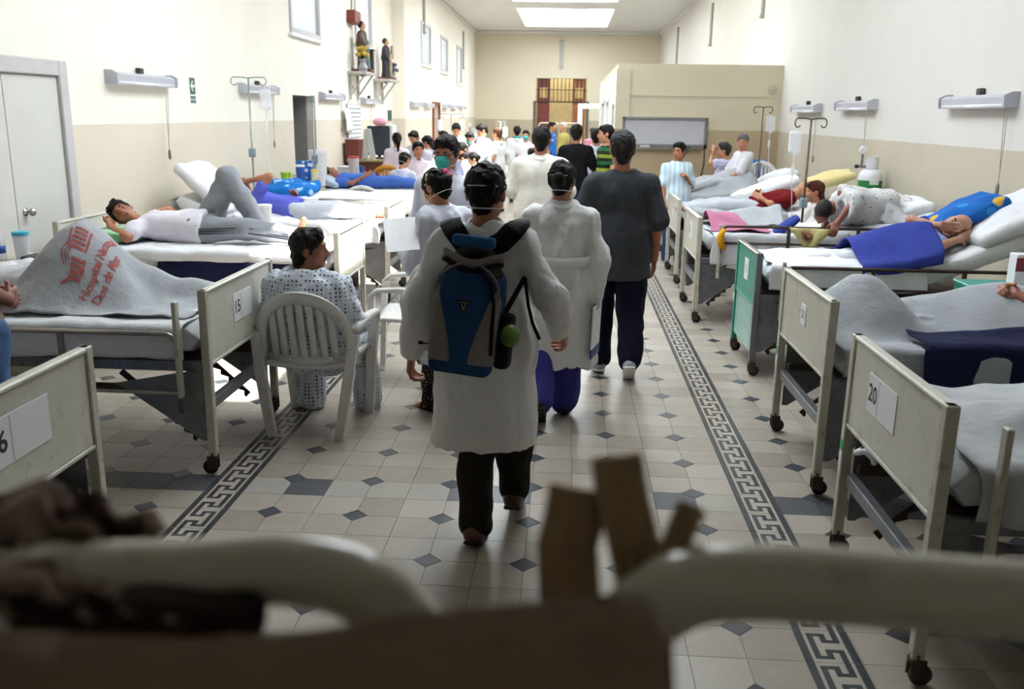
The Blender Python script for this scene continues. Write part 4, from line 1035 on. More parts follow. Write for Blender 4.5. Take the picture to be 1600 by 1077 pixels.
def cabinet(x0, x1, y0, y1, h, label, mat=None):
    mat = mat or mCAB; r = empty('bedside_cabinet', ((x0+x1)/2, (y0+y1)/2, 0), label, 'cabinet', 'bedside cabinets')
    MB().box((x0+.01, y0+.01, .08), (x1-.01, y1-.01, h-.025), .005).build('body', mat, r)
    MB().box((x0, y0, h-.025), (x1, y1, h), .006).build('worktop', mat, r)
    for x in (x0+.03, x1-.03):
        for y in (y0+.03, y1-.03): MB().box((x-.015, y-.015, 0), (x+.015, y+.015, .08), .002).build('leg', mSTEEL, r)
    d = MB().box((x0+.03, y0-.006, h-.2), (x1-.03, y0+.012, h-.045), .004).build('drawer', mat, r); MB().tube([((x0+x1)/2-.05, y0-.006, h-.12), ((x0+x1)/2-.05, y0-.03, h-.12), ((x0+x1)/2+.05, y0-.03, h-.12), ((x0+x1)/2+.05, y0-.006, h-.12)], .005, 6).build('handle', mSTEEL, d)
    d = MB().box((x0+.03, y0-.006, .11), (x1-.03, y0+.012, h-.22), .004).build('door', mat, r); MB().lathe([(.0, .03), (.012, .028), (.012, .02), (.006, .015), (.006, 0)], (x1-.07, y0-.006, h-.4), (0, -1, 0), 10).build('knob', mSTEEL, d, True)
cabinet(-3.3, -2.82, 2.1, 2.6, .83, 'cream bedside cabinet left of bed 15 by the grey door')
def cup(c, r0, h, mat, lid, label, name='cup', cat='cup'):
    r = empty(name, c, label, cat); c = np.array(c, float)
    MB().lathe([(0, .0), (r0*.8, 0), (r0*.82, .004), (r0, h), (r0*.95, h), (r0*.76, .008), (0, .008)], c, n=20).build('vessel', mat, r, 'auto')
    if lid: MB().lathe([(r0*1.06, h-.012), (r0*1.06, h+.01), (r0*.9, h+.014), (0, h+.014)], c, n=20).build('lid', lid, r, 'auto')
    return r
def bottle(c, h, R, mat, cap, band, label):
    r = empty('bottle', c, label, 'bottle'); c = np.array(c, float)
    MB().lathe([(0, 0), (R*.9, 0), (R, .01), (R, h*.55), (R*.92, h*.66), (R*.4, h*.86), (R*.36, h*.92), (R*.36, h*.94), (0, h*.94)], c, n=18).build('body', mat, r, 'auto')
    MB().lathe([(R*.42, h*.92), (R*.42, h), (0, h)], c, n=14).build('cap', cap, r, 'auto')
    if band: MB().lathe([(R*1.01, h*.25), (R*1.01, h*.5)], c, n=18).build('label_band', band, r, True)
mRC = M('red_plastic', 'b8322c', .4); mBC = M('cyan_plastic', '3aa6c8', .4); mBL = M('blue_plastic', '2a55a8', .4); mYL = M('yellow_plastic', 'd8c038', .4); mLG = M('lime_plastic', '9cc83c', .4)
bottle((-3.13, 2.22, .83), .20, .035, mCLEAR, mRC, mBL, 'water bottle with a red cap and blue label by the grey door')
cup((-3.03, 2.3, .83), .05, .17, mCLEAR, mBC, 'clear plastic jar with a cyan lid beside the red-capped bottle', 'jar', 'jar')
MB().box((-2.99, 2.2, .83), (-2.86, 2.38, .862), .006).build('radio_box', M('black_box', '22201f', .5), label='flat black box on the cabinet left of bed 15', cat='box')
cabinet(-2.72, -2.05, 4.3, 4.75, .80, 'cream cabinet between the two reclining patients on the left', M('cabinet_pale', 'd2d0c4', .45, var=.05))
q = at_y(414, 345, 4.45)
cup((q[0], 4.45, .80), .063, .19, M('white_translucent', 'dfe2e4', .4), M('white_lid', 'e8eaec', .4), 'white lidded plastic jar standing before the patient in the blue shirt', 'jar', 'jar')
cabinet(-3.45, -2.85, 8.75, 9.25, .82, 'cream cabinet crowded with jars at the head of the empty bed')
for i, (px, w, h, mt, lid, lab) in enumerate(((447, .07, .16, mLG, mLG, 'lime green tub on the crowded cabinet'), (470, .06, .26, mBL, mPAPER, 'blue and white canister on the crowded cabinet'), (492, .05, .20, M('cream_tub', 'dfd6b4', .5), mYL, 'cream tub with a yellow lid on the crowded cabinet'), (503, .055, .12, M('white_lid', 'e8eaec', .4), None, 'white cup at the right end of the crowded cabinet'))):
    q = at_y(px, 285, 8.9); cup((min(max(q[0], -3.4), -2.75), 8.9, .82), w, h, mt, lid, lab, 'tub', 'tub')
q = at_y(478, 262, 9.1); o = MB().box((q[0]-.12, 9.05, .82), (q[0]+.1, 9.13, 1.14), .01).build('milk_carton', spotted('blue_white_print', '2f62b4', 'd8dce6', 12, .3, 1.0), label='blue and white carton behind the jars on the crowded cabinet', cat='carton')
q = at_y(497, 255, 9.35); G_ = np.array([[[q[0]-.13+.26*s, 9.33+.02*math.sin(t*6), 1.28-t*.45] for s in np.linspace(0, 1, 4)] for t in np.linspace(0, 1, 8)])
solidify(MB().grid(G_).build('clipped_chart', mPAPER, smooth=True, label='white paper clipped to the bare drip pole', cat='paper'), .004)
bottle((at_y(357, 278, 6.5)[0], 6.5, .98), .16, .03, mCLEAR, mBL, None, 'clear bottle with a blue cap behind the raised white pillow')
cabinet(-3.4, -3.0, 6.3, 6.7, .98, 'narrow cabinet behind the raised white pillow, bottle on top')
# plastic armchairs
mPLA = M('white_plastic', 'd9d8d4', .32, var=.05, dirt='a39c90')
def plastic_chair(c, rot, label, mat=mPLA, lod=True, zs=1.0):
    """moulded garden armchair; local +y is where the sitter faces"""
    r = empty('plastic_chair', c, label, 'chair', 'plastic chairs'); c = np.array(c, float); a = math.radians(rot)
    A = np.array([[math.cos(a), math.sin(a), 0], [-math.sin(a), math.cos(a), 0], [0, 0, 1.]])
    w = lambda p: c+(np.asarray(p, float)*np.array([1, 1, zs]))@A
    m = MB(); G_ = []
    for v in np.linspace(0, 1, 10):
        y = .24-.46*v; row = []
        for u_ in np.linspace(-1, 1, 11):
            x = u_*(.265-.03*v); row.append(w((x, y, .42-.03*v+.02*u_*u_+(-.03*max(0, .12-v)/.12))))
        G_.append(row)
    solidify(MB().grid(np.array(G_)).build('seat', mat, r, True, fix=False), .022, -1)
    def bk(u_, v):     # back shell: u across, v up
        x = .29*u_*(1.0-.06*v); y = -.20-.10*v+.07*u_*u_*(1-.2*v); return np.array([x, y, .40+.45*v])
    top = lambda u_: 1.0-.30*max(0, abs(u_)-.15)**2.0
    def panel(u0, u1, v0, v1f, nm):
        G_ = [[w(bk(u_, v0+(v1f(u_)-v0)*t)) for u_ in np.linspace(u0, u1, 5)] for t in np.linspace(0, 1, 8)]
        solidify(MB().grid(np.array(G_)).build(nm, mat, r, True, fix=False), .018, 0)
    # rim of the back as one broad band, slats inside
    rim = []
    for t in np.linspace(0, 1, 31):
        th = math.pi*t; u_ = -math.cos(th)*1.02; v = (math.sin(th)**.55)
        o_ = bk(u_, max(.05, v*1.0)); i_ = bk(u_*.80, max(.05, v*.86)); rim.append([w(o_), w((o_+i_)/2+np.array([0, -.006, 0])), w(i_)])
    solidify(MB().grid(np.array(rim)).build('back_rim', mat, r, True, fix=False), .028, 0)
    for i in range(7):
        u0 = -.70+.2*i; panel(u0+.035, u0+.165, .12, lambda u_: .90*max(.02, 1-u_*u_*.72)**.5, 'back_slat')
    panel(-.82, .82, .02, lambda u_: .16, 'back_base')
    for s in (-1, 1):
        pts = [(s*.285, -.20, .62), (s*.30, -.10, .655), (s*.305, .05, .66), (s*.30, .19, .65), (s*.285, .245, .60)]
        ar = []
        for i, p in enumerate(pts): ar.append([w(np.array(p)+[-.03, 0, 0]), w(np.array(p)+[0, 0, .01]), w(np.array(p)+[.03, 0, 0])])
        solidify(MB().grid(np.array(ar)).build('armrest', mat, r, True, fix=False), .024, 0)
        for y0, y1, z1 in ((.23, .25, .62), (-.20, -.26, .60)):
            m = MB(); e = .030
            P = [(s*.285, y0, z1), (s*.262, (y0+y1)/2, .40), (s*(.235 if y0 > 0 else .195), y1, .0)]
            for p, q in zip(P[:-1], P[1:]):
                a0, b0 = np.array(p), np.array(q)
                V = []
                for pt, ee in ((a0, e), (b0, e*.85)):
                    for dx, dy in ((-1, -.7), (1, -.7), (1, .7), (-1, .7)): V.append(w(pt+np.array([dx*ee, dy*ee, 0])))
                m.add(V, [(0, 1, 2, 3), (7, 6, 5, 4), (0, 4, 5, 1), (1, 5, 6, 2), (2, 6, 7, 3), (3, 7, 4, 0)])
            m.build('leg', mat, r)
    return r
CH1 = plastic_chair((-.90, 1.645, 0), -3, 'white plastic armchair under the patient in the dotted gown')
CH2 = plastic_chair((-.53, 2.75, 0), 92, 'empty white plastic armchair behind the seated patient')
q = at_y(572, 270, 9.0); plastic_chair((q[0], 9.0, 0), 0, 'white plastic chair with arched back before the patient in blue', lod=False)
mORW = M('orange_wood', 'd08a2e', .45, var=.2, scale=5)
q = at_y(604, 265, 10.9); plastic_chair((q[0], 10.95, 0), 10, 'orange-brown chair with a rounded back at the desk', mORW, zs=1.2)
q = at_y(1190, 280, 11.0); plastic_chair((q[0], 11.0, 0), 170, 'white chair draped with a blue towel by the partition', zs=1.36)
G_ = np.array([[[q[0]-.13+.26*s, 11.30+.10*(t-.4), 1.17-.38*abs(t-.4)*2+.03] for s in np.linspace(0, 1, 6)] for t in np.linspace(0, 1, 10)])
solidify(MB().grid(G_).build('blue_towel', cloth('towel_blue', '2f6fb8'), smooth=True, label='blue towel over the back of the chair by the partition', cat='towel'), .012)
# desk with monitor, papers and clutter
DKY = 13.0; q = at_y(565, 262, DKY); q2 = at_y(602, 250, DKY)
mDESK = M('desk_red_brown', '5d2f1d', .4, var=.25, scale=5); DT = q2[2]
dr = empty('desk', (-2.75, DKY+.3, 0), 'red-brown wooden desk against the left wall beyond the orange chair', 'desk')
x0, x1 = XL+.05, q2[0]+.15
MB().box((x0, DKY, DT-.04), (x1, DKY+.65, DT), .006).build('desktop', M('desk_top_tan', 'a2916a', .4), dr)
MB().box((x0+.02, DKY+.03, .0), (x1-.02, DKY+.06, DT-.04), .004).build('front_panel', mDESK, dr)
for x in (x0+.02, x1-.06): MB().box((x, DKY+.06, 0), (x+.04, DKY+.62, DT-.04), .004).build('side_panel', mDESK, dr)
MB().box((x0-.0, DKY-.02, DT), (x0+.25, DKY+.4, DT+.35), .008).build('pigeonhole', M('wood_red', '6d2f22', .5), label='red wooden pigeonhole on the left end of the desk', cat='box')
q = at_y(592, 230, DKY+.3); mo = empty('monitor', (q[0], DKY+.3, DT), 'dark-screened computer monitor on the desk', 'monitor')
MB().obox((q[0], DKY+.32, DT+.33), (.21, .03, .26), ((math.cos(.3), math.sin(.3), 0), (-math.sin(.3), math.cos(.3), 0), (0, 0, 1)), .012).build('screen', M('screen_dark', '2b3138', .3), mo)
MB().box((q[0]-.1, DKY+.2, DT), (q[0]+.1, DKY+.45, DT+.03), .008).cyl((q[0], DKY+.34, DT), (q[0], DKY+.36, DT+.2), .03).build('stand', M('screen_case', '3a3d40', .5), mo)
q = at_y(594, 210, DKY+.35); MB().ell((q[0], DKY+.34, DT+.66), (.13, .10, .075), n=16, m=10).build('pink_bundle', cloth('pink_cloth', 'd9a0b0'), smooth=True, label='pink bundle sitting on top of the monitor', cat='bundle')
q = at_y(606, 215, DKY+.5); MB().box((q[0]-.06, DKY+.35, 0), (q[0]+.12, DKY+.75, 1.58), .01).build('locker', M('locker_pale', 'cfd6d6', .45), label='tall narrow pale locker at the right end of the desk', cat='locker')
for i, (px, c, lab) in enumerate(((572, 'd8dad8', 'tall white printed board leaning at the back of the desk'), (580, 'c9cfcb', 'second leaning board in front of the monitor, speckled'))):
    q = at_y(px, 230, DKY+.1); MB().obox((q[0], DKY+.1-.05*i, DT+.27), (.055, .008, .27), ((1, 0, 0), (0, 1, .15), (.12*(1-2*i), -.15, 1)), .004).build('leaning_board', spotted('board_print%d' % i, c, '8d95a0', 22, .2, 1.0), label=lab, cat='board')
cabinet(at_y(553, 250, 11.9)[0]-.3, at_y(553, 250, 11.9)[0]+.05, 11.9, 12.3, .9, 'narrow white cabinet with a blue mug near the desk', M('white_cab', 'd0ced2', .5))
q = at_y(567, 262, 11.6); cabinet(q[0]-.35, q[0]+.55, 11.3, 11.75, .82, 'grey low cabinet left of the orange chair', M('grey_cab', 'a9a9a4', .5))
cup((q[0]+.0, 11.5, .82), .045, .12, mBL, None, 'blue mug on the grey low cabinet', 'mug', 'mug')
cup((q[0]-.14, 11.55, .82), .09, .26, M('white_bucket', 'd8cfd4', .5), mRC, 'white bucket with a red lid on the grey low cabinet', 'bucket', 'bucket')
# far table with papers, privacy screen
TY = 13.6; q = at_y(700, 258, TY); q2 = at_y(770, 258, TY)
t = empty('table', ((q[0]+q2[0])/2, TY+.3, 0), 'long pale table the doctors are gathered around', 'table')
MB().box((q[0]-.25, TY-.1, q[2]-.04), (q2[0], TY+.7, q[2]), .006).build('tabletop', M('table_pale', 'cfc3a4', .4), t)
for x in (q[0]-.2, q2[0]-.05):
    for y in (TY-.05, TY+.62): MB().box((x-.025, y-.025, 0), (x+.025, y+.025, q[2]-.04), .003).build('leg', mSTEEL, t)
for i, (dx, dy, lab) in enumerate(((.05, .1, 'open white papers on the doctors table, left'), (.45, .15, 'open white papers on the doctors table, right'))):
    o = MB().obox((q[0]+dx, TY+dy, q[2]+.006), (.16, .12, .006), ((math.cos(i), math.sin(i), 0), (-math.sin(i), math.cos(i), 0), (0, 0, 1)), .002).build('papers', mPAPER, label=lab, cat='papers')
SY = 24.0; pa = at_y(842, 192, SY); pb = at_y(905, 192, SY)
sc = empty('privacy_screen', ((pa[0]+pb[0])/2, SY, 0), 'dark green folding privacy screen before the back door', 'screen')
for i in range(2):
    xa = pa[0]+(pb[0]-pa[0])*i/2; xb = pa[0]+(pb[0]-pa[0])*(i+1)/2
    MB().box((xa+.03, SY-.01, .25), (xb-.03, SY+.01, pa[2]-.12), .003).build('cloth_panel', cloth('screen_green', '6a6a5c'), sc)
    MB().tube([(xa, SY, .0), (xa, SY, pa[2]-.05), (xa+.05, SY, pa[2]), (xb-.05, SY, pa[2]), (xb, SY, pa[2]-.05), (xb, SY, .0)], .018, 8).build('frame', M('screen_frame', 'c9c4b4', .4), sc, True)
# things in the beds and on them
b = BEDS['L14']; pillow('green cloth folded under the head of the man in white', b.P(1.83, -.08, .84), ((1, 0, .1), (0, 1, 0), (-.1, 0, 1)), (.20, .24, .07), striped('green_stripes', ('9bc49a', '6f9f74', 'b7d4b4'), .05, 1), name='folded_cloth', cat='cloth', seed=4)
pillow('white pillow at the head of the man in white', b.P(1.9, .0, .80), ((1, 0, .1), (0, 1, 0), (-.1, 0, 1)), (.17, .36, .05), mLIN, seed=5)
b = BEDS['L13']; pillow('big white pillow propped against the headboard behind the bent knee', b.P(1.80, -.05, 1.05), ((.75, 0, -.65), (0, 1, 0), (.65, 0, .75)), (.34, .38, .10), mLIN, seed=6)
q = at_y(450, 302, 7.6); pillow('blue patterned bundle at the head of the empty bed', (q[0]-.12, 7.85, .86), ((1, 0, 0), (0, 1, .1), (0, -.1, 1)), (.40, .28, .10), spotted('blue_floral', '1b6fc0', '9cc4e8', 7, .33, 1.0), name='patterned_bundle', cat='bundle', seed=7, wr=.03)
q = at_y(515, 285, 9.9); pillow('pale pillow under the patient in blue', (q[0]-.05, 9.9, .84), ((.9, 0, -.35), (0, 1, 0), (.35, 0, .9)), (.26, .34, .08), cloth('pillow_blue_grey', 'a6b4c6'), seed=8)
b = BEDS['R3']; pillow('blue and yellow printed pillow behind the bald patient', b.P(1.56, .13, 1.15), ((.85, 0, .45), (0, 1, 0), (-.45, 0, .85)), (.25, .22, .09), spotted('pillow_blue_yellow', '1f62b0', 'c9a23a', 7, .27, 1.0, '2f84c8'), seed=9, wr=.02)
pillow('large white pillow at the raised head of the green bed', b.P(1.80, .0, 1.14), ((.85, 0, .45), (0, 1, 0), (-.45, 0, .85)), (.34, .36, .10), mLIN, seed=10)
b = BEDS['R4']; pillow('floral printed bundle behind the leaning patient', b.P(1.62, .06, 1.0), ((.96, 0, .2), (0, 1, 0), (-.2, 0, .96)), (.32, .28, .15), spotted('floral_cloth', 'd6d0d2', '6f4a50', 26, .22, 1.0, 'b08a90'), name='floral_bundle', cat='bundle', seed=11, wr=.03)
pillow('white pillow at the raised head of the leaning patient bed', b.P(1.85, .0, 1.02), ((.95, 0, .28), (0, 1, 0), (-.28, 0, .95)), (.22, .36, .09), mLIN, seed=12)
b = BEDS['R5']; pillow('white pillow behind the patient in dark red, on the far side', b.P(1.05, .25, 1.0), ((.93, 0, .35), (0, 1, 0), (-.35, 0, .93)), (.38, .22, .10), mLIN, seed=13)
pillow('pale yellow cloth at the head of the dark red patient', b.P(1.75, .12, 1.15), ((.95, 0, .28), (0, 1, 0), (-.28, 0, .95)), (.22, .28, .08), cloth('yellow_pale', 'd8c890'), name='folded_cloth', cat='cloth', seed=14)
pillow('small red cloth beside the head of the dark red patient', b.P(1.25, .35, 1.06), ((1, 0, .2), (0, 1, 0), (-.2, 0, 1)), (.12, .10, .05), cloth('red_cloth', 'c04a3c'), name='folded_cloth', cat='cloth', seed=15)
b = BEDS['R6']; pillow('white pillow behind the grey-haired patient', b.P(1.55, .0, .98), ((.9, 0, .4), (0, 1, 0), (-.4, 0, .9)), (.28, .34, .11), mLIN, seed=16)
b = BEDS['L15']; pillow('crumpled white bedding at the head of bed 15', b.P(1.70, .10, .86), ((1, 0, 0), (0, 1, 0), (0, 0, 1)), (.35, .34, .12), mLIN, name='crumpled_bedding', cat='bedding', seed=17, wr=.04)
b = BEDS['R4']   # yellow cloth hung over the side rail
q0, q1, q2 = at_y(1232, 355, 4.60), at_y(1302, 358, 4.60), at_y(1262, 396, 4.58)
def tri(s, t):
    top = q0*(1-s)+q1*s; bot = q0*(1-s)*.55+q1*s*.55+q2*.45 if False else q2*.75+top*.25
    p = top*(1-t)+bot*t; return p+np.array([0, -.03-.012*math.sin(9*s+2*t), 0])
G_ = np.array([[tri(s, t) for s in np.linspace(0, 1, 10)] for t in np.linspace(0, 1, 9)])
solidify(MB().grid(G_).build('yellow_cloth', cloth('cloth_yellow', 'd6cc8e'), smooth=True, label='pale yellow cloth hanging over the side rail from a patient hand', cat='cloth'), .005)
# red and white box on the cabinet beside bed 21
cabinet(2.98, 3.45, 1.95, 2.4, .84, 'green bedside cabinet between the green bed and bed 21', mGREEN)
q = at_y(1590, 455, 2.05); o = MB().box((q[0]-.03, 2.05, .84), (q[0]+.15, 2.15, 1.05), .004).build('carton', mPAPER, label='white carton with a dark red band on the green cabinet', cat='carton')
MB().box((q[0]-.032, 2.046, .95), (q[0]+.152, 2.05, 1.03)).build('printed_band', M('carton_red', '7a2230', .5), o)
MB().obox((-1.95, 4.5, .16), (.2, .15, .16), ((1, .2, 0), (-.2, 1, 0), (0, 0, 1)), .004).build('cardboard_box', M('cardboard', '8a6a48', .7), label='brown cardboard box under the cream cabinet on the left', cat='box')
def stool(x, y, h, label):
    r = empty('stool', (x, y, 0), label, 'stool', 'stools at the far table'); m = M('stool_seat', '6b5a48', .5)
    MB().lathe([(0, h-.03), (.16, h-.03), (.17, h-.015), (.16, h), (0, h)], (x, y, 0), n=20).build('seat', m, r, 'auto')
    for i in range(4):
        a = math.pi/4+i*math.pi/2; MB().tube([(x+.11*math.cos(a), y+.11*math.sin(a), h-.03), (x+.16*math.cos(a), y+.16*math.sin(a), 0)], .014, 8).build('leg', mSTEEL, r, True)
    MB().tube([(x+.135*math.cos(a), y+.135*math.sin(a), h*.5) for a in np.linspace(0, 2*math.pi, 17)[:-1]], .008, 6, closed=True).build('foot_ring', mSTEEL, r, True)
# ------------------------------------------------------------------ people
def skin_mat(c):
    n_ = 'skin_'+c
    c = ''.join('%02x' % min(255, int(int(c[i:i+2], 16)*f+6)) for i, f in ((0, 1.16), (2, 1.14), (4, 1.10)))
    return M(n_, c, .5, var=.10, scale=14, spec=.35)
def hair_mat(c): return M('hair_'+c, c, .62, var=.35, scale=60, bump=.6, bscale=150, spec=.2)
STAND = dict(pel=(0, 0, .93), chest=(0, .0, 1.26), neck=(0, -.015, 1.435), head=(0, .015, 1.585),
             shL=(-.165, -.01, 1.36), shR=(.165, -.01, 1.36), elL=(-.22, -.03, 1.09), elR=(.22, -.03, 1.09), wrL=(-.245, .05, .87), wrR=(.245, .05, .87),
             hiL=(-.09, 0, .90), hiR=(.09, 0, .90), knL=(-.10, .02, .49), knR=(.10, .02, .49), anL=(-.105, -.02, .085), anR=(.105, -.02, .085),
             face=(0, 1, 0), hup=(0, 0, 1))
SIT = dict(pel=(0, 0, .52), chest=(0, -.03, .85), neck=(0, -.03, 1.02), head=(0, .01, 1.17), shL=(-.165, -.03, .945), shR=(.165, -.03, .945),
           elL=(-.23, .02, .71), elR=(.23, .02, .71), wrL=(-.16, .24, .66), wrR=(.16, .24, .66), hiL=(-.09, .03, .50), hiR=(.09, .03, .50),
           knL=(-.12, .43, .50), knR=(.12, .43, .50), anL=(-.12, .40, .085), anR=(.12, .40, .085))
GARM = {}
def person(label, loc, axes=0.0, h=1.65, pose=None, base=STAND, skin='a8775a', hair='short', hairc='14110f', bulk=1.0, wear=(), face=False, hands=True, feet='shoe', feetc='1d1a18', extras=None, group='people in the ward', lod=None, seed=1, lie=False, headat=None):
    loc = np.array(loc, float)
    if not hasattr(axes, '__len__'):
        a = math.radians(axes); A = np.array([[math.cos(a), math.sin(a), 0], [-math.sin(a), math.cos(a), 0], [0, 0, 1.]])
    else:
        yv, zv = unit(axes[0]), unit(axes[1]); zv = unit(zv-yv*(zv@yv)); A = np.array([np.cross(yv, zv), yv, zv])
    k = h/1.70; J = dict(STAND); J.update(base); J.update(pose or {})
    for a_, b_ in (('faceW', 'face'), ('hupW', 'hup')):
        if a_ in J: J[b_] = tuple(A@np.array(J.pop(a_), float))
    if headat is not None: loc = np.array(headat, float)-(np.array(J['head'], float)*k)@A
    J = {n: np.array(v, float)*(k if n not in ('face', 'hup') else 1) for n, v in J.items()}
    dist = np.linalg.norm(loc+np.array([0, 0, 1])-CAMP)
    vox = lod or float(np.clip(dist*.0021, .0085, .03))
    r = empty('person', loc, label, 'person', group)
    O = dict(axes=A, org=loc)
    up = unit(J['neck']-J['pel']); rt = unit(J['shR']-J['shL']); fr = unit(np.cross(up, rt)); rt = np.cross(fr, up); T3 = (rt, fr, up)
    hf = unit(J['face']); hu = J['hup']; hu = unit(hu-hf*(hu@hf)); hr = np.cross(hf, hu); H3 = np.array([hr, hf, hu]); hc = J['head']
    hp = lambda x, y, z: hc+k*(x*hr+y*hf+z*hu)
    bz = bulk*k
    def torso(s, i, kk=.05, neck=True):
        s.cap(J['pel']-rt*.07*bz, J['pel']+rt*.07*bz, .10*bz+i, k=kk, flat=(fr, .92))
        m_ = J['pel']*.55+J['chest']*.45; s.ell(m_, (.135*bz+i, .105*bz+i, .18*k+i), T3, k=kk)
        s.ell(J['chest'], (.155*bz+i, .105*bz+i, .185*k+i), T3, k=kk)
        for q in 'LR':
            s.cap(J['neck']-up*.055*k, J['sh'+q]-up*.005*k, .052*k+i*.35, .044*k+i*.5, k=kk*.8)
            s.cap(J['chest']+up*.02*k, J['sh'+q]-up*.01*k, .075*bz, .05*k+i*.4, k=kk)
    def arm(s, q, r0, r1, r2, e=1.0, kk=.025, u0=0.0, u1=1.0):
        sh, el, wr = J['sh'+q], J['el'+q], J['wr'+q]
        if u1 < 1: s.cap(sh, sh+(el-sh)*u1, r0, r0+(r1-r0)*u1*.4, k=kk); return
        s.cap(sh, el, r0, r1, k=kk); s.cap(el, el+(wr-el)*e, r1, r2, k=kk)
    def leg(s, q, r0, r1, r2, e=1.0, kk=.03):
        hi, kn, an = J['hi'+q], J['kn'+q], J['an'+q]
        s.cap(hi, kn, r0, r1, k=kk); s.cap(kn, kn+(an-kn)*e, r1, r2, k=kk)
    def toe(q):
        kn, an = J['kn'+q], J['an'+q]; d = an-kn; d = unit(d); t = J.get('to'+q)
        if t is not None: return t
        if lie: return an+d*.12*k
        f = fr-d*(fr@d); f = unit(f) if np.linalg.norm(f) > .3 else unit(np.cross(rt, d))
        return an+f*.15*k+d*.055*k
    # body, one continuous figure
    s = SDF(max(vox*1.35, .013)); torso(s, -.014*k)
    s.cap(J['neck']-up*.03*k, hc-hu*.06*k-hf*.015*k, .056*k, .052*k, k=.03)
    for q in 'LR':
        arm(s, q, .044*bz, .040*k, .028*k); leg(s, q, .074*bz, .052*k, .036*k); a_ = J['an'+q]; t_ = toe(q)
        d = unit(a_-J['kn'+q]); s.cap(a_+d*.03*k-unit(t_-a_)*.03*k, t_, .035*k, .026*k, k=.03); s.cap(J['kn'+q]*.6+a_*.4-fr*.012*k, J['kn'+q]*.35+a_*.65, .05*k, .038*k, k=.03)
    parts = [s]
    s = SDF(float(np.clip(vox*.55, .0055, .014)))
    s.ell(hp(0, -.012, .028), k*np.array((.077, .094, .088)), H3); s.ell(hp(0, .024, -.03), k*np.array((.062, .066, .086)), H3, k=.03*k)
    s.ell(hp(0, .058, -.092), k*np.array((.03, .026, .022)), H3, k=.025*k); s.cap(hp(-.04, .076, .022), hp(.04, .076, .022), .013*k, k=.02*k)
    s.cap(hp(-.042, .05, -.03), hp(.042, .05, -.03), .024*k, k=.03*k)
    s.cap(hp(-.045, .01, -.075), hp(.045, .01, -.075), .018*k, k=.03*k)
    for x in (-1, 1):
        s.ell(hp(x*.032, .094, -.001), k*np.array((.018, .016, .011)), H3, k=.012*k, op='-')
        s.ell(hp(x*.079, -.012, -.008), k*np.array((.011, .022, .034)), H3, k=.008*k)
        s.cap(hp(x*.010, .098, -.038), hp(x*.012, .096, -.038), .010*k, k=.01*k)
    s.cap(hp(0, .084, .012), hp(0, .107, -.032), .009*k, .0125*k, k=.012*k)
    s.cap(hp(-.017, .084, -.06), hp(.017, .084, -.06), .009*k, k=.012*k); s.cap(hp(-.014, .082, -.073), hp(.014, .082, -.073), .0085*k, k=.008*k)
    s.cap(hp(0, -.02, -.05), J['neck']+up*.01, .052*k, .055*k, k=.03); parts.append(s)
    if hands:
        for q in 'LR':
            w0 = J['wr'+q]; fa = unit(w0-J['el'+q]); d = unit(J.get('hd'+q, fa)); inn = J.get('hn'+q)
            if inn is None: inn = -rt if q == 'R' else rt
            n = unit(inn-d*(inn@d)); t = np.cross(d, n) if q == 'R' else np.cross(n, d)
            if 'th'+q in J: t = unit(J['th'+q]-d*(J['th'+q]@d)-n*(J['th'+q]@n))
            cu = float(J.get('cu'+q, np.array(.45*k))/k); s = SDF(float(np.clip(vox*.5, .0045, .012)))
            s.cap(w0-fa*.06*k, w0+d*.01*k, .029*k, .027*k, k=.015)
            s.box(w0+d*.05*k, k*np.array((.04, .045, .014)), np.array([t, d, n]), rd=.013*k, k=.015)
            for i, (off, ln) in enumerate(((.030, .072), (.010, .080), (-.010, .075), (-.029, .060))):
                p = w0+d*.088*k+t*off*k; a_ = 0
                for sg in (.45, .32, .25):
                    a_ += cu*(.55, .75, .6)[[.45, .32, .25].index(sg)]
                    e = p+(d*math.cos(a_)+n*math.sin(a_)+t*off*1.2)*ln*sg*k; s.cap(p, e, .0095*k, .0085*k, k=.004); p = e
            p = w0+d*.025*k+t*.034*k; e = p+unit(d*.7+t*.75+n*.25)*.038*k; s.cap(p, e, .013*k, .0105*k, k=.012); s.cap(e, e+unit(d*.9+t*.2+n*.5)*.03*k, .0105*k, .009*k, k=.004)
            parts.append(s)
    body = sdf_obj(parts, 'body', skin_mat(skin), r, **O)
    Wp = lambda p: loc+np.asarray(p)@A
    # clothes
    for gi, (kind, mat, o) in enumerate(wear):
        s = SDF(vox); o = dict(o)
        if kind in ('coat', 'gown'):
            i = o.get('i', .022)*k; torso(s, i); hem = o.get('hem', .42)*k; dn = unit(o.get('down', -up))
            c0 = J['pel']+up*.08*k
            if hem > 0 and not o.get('short'):
                L_ = o.get('skirt', (J['pel'][2]-hem)/max(.2, -dn[2]) if abs(dn[2]) > .2 else .4)
                e = c0+dn*(L_+.08*k); s.cap(c0, e, (.145*bz+i), (.145*bz+i+o.get('flare', .03)), k=.06, flat=(fr, o.get('flat', .78)))
                for q in 'LR':
                    hi, kn, an = J['hi'+q], J['kn'+q], J['an'+q]; s.cap(hi, kn, .09*bz+i*.6, .075*k+i*.6, k=.06)
                    if o.get('shin'): s.cap(kn, kn+(an-kn)*.4, .08*k, .085*k, k=.06)
                s.plane(e-dn*.0, dn)
            elif 'hemp' in o: s.plane(J['pel']+up*o['hemp']*k, -up)
            sl = o.get('sleeve', 1.0)
            for q in 'LR':
                if sl >= 1: arm(s, q, .047*bz+i*.55, .047*k+i*.7, .040*k+i*.6, e=o.get('cuff', .93), kk=.035)
                else: arm(s, q, .049*bz+i*.7, .06*k+i*1.2, 0, u1=sl, kk=.03)
            if sl >= 1:
                for q in 'LR':
                    pass
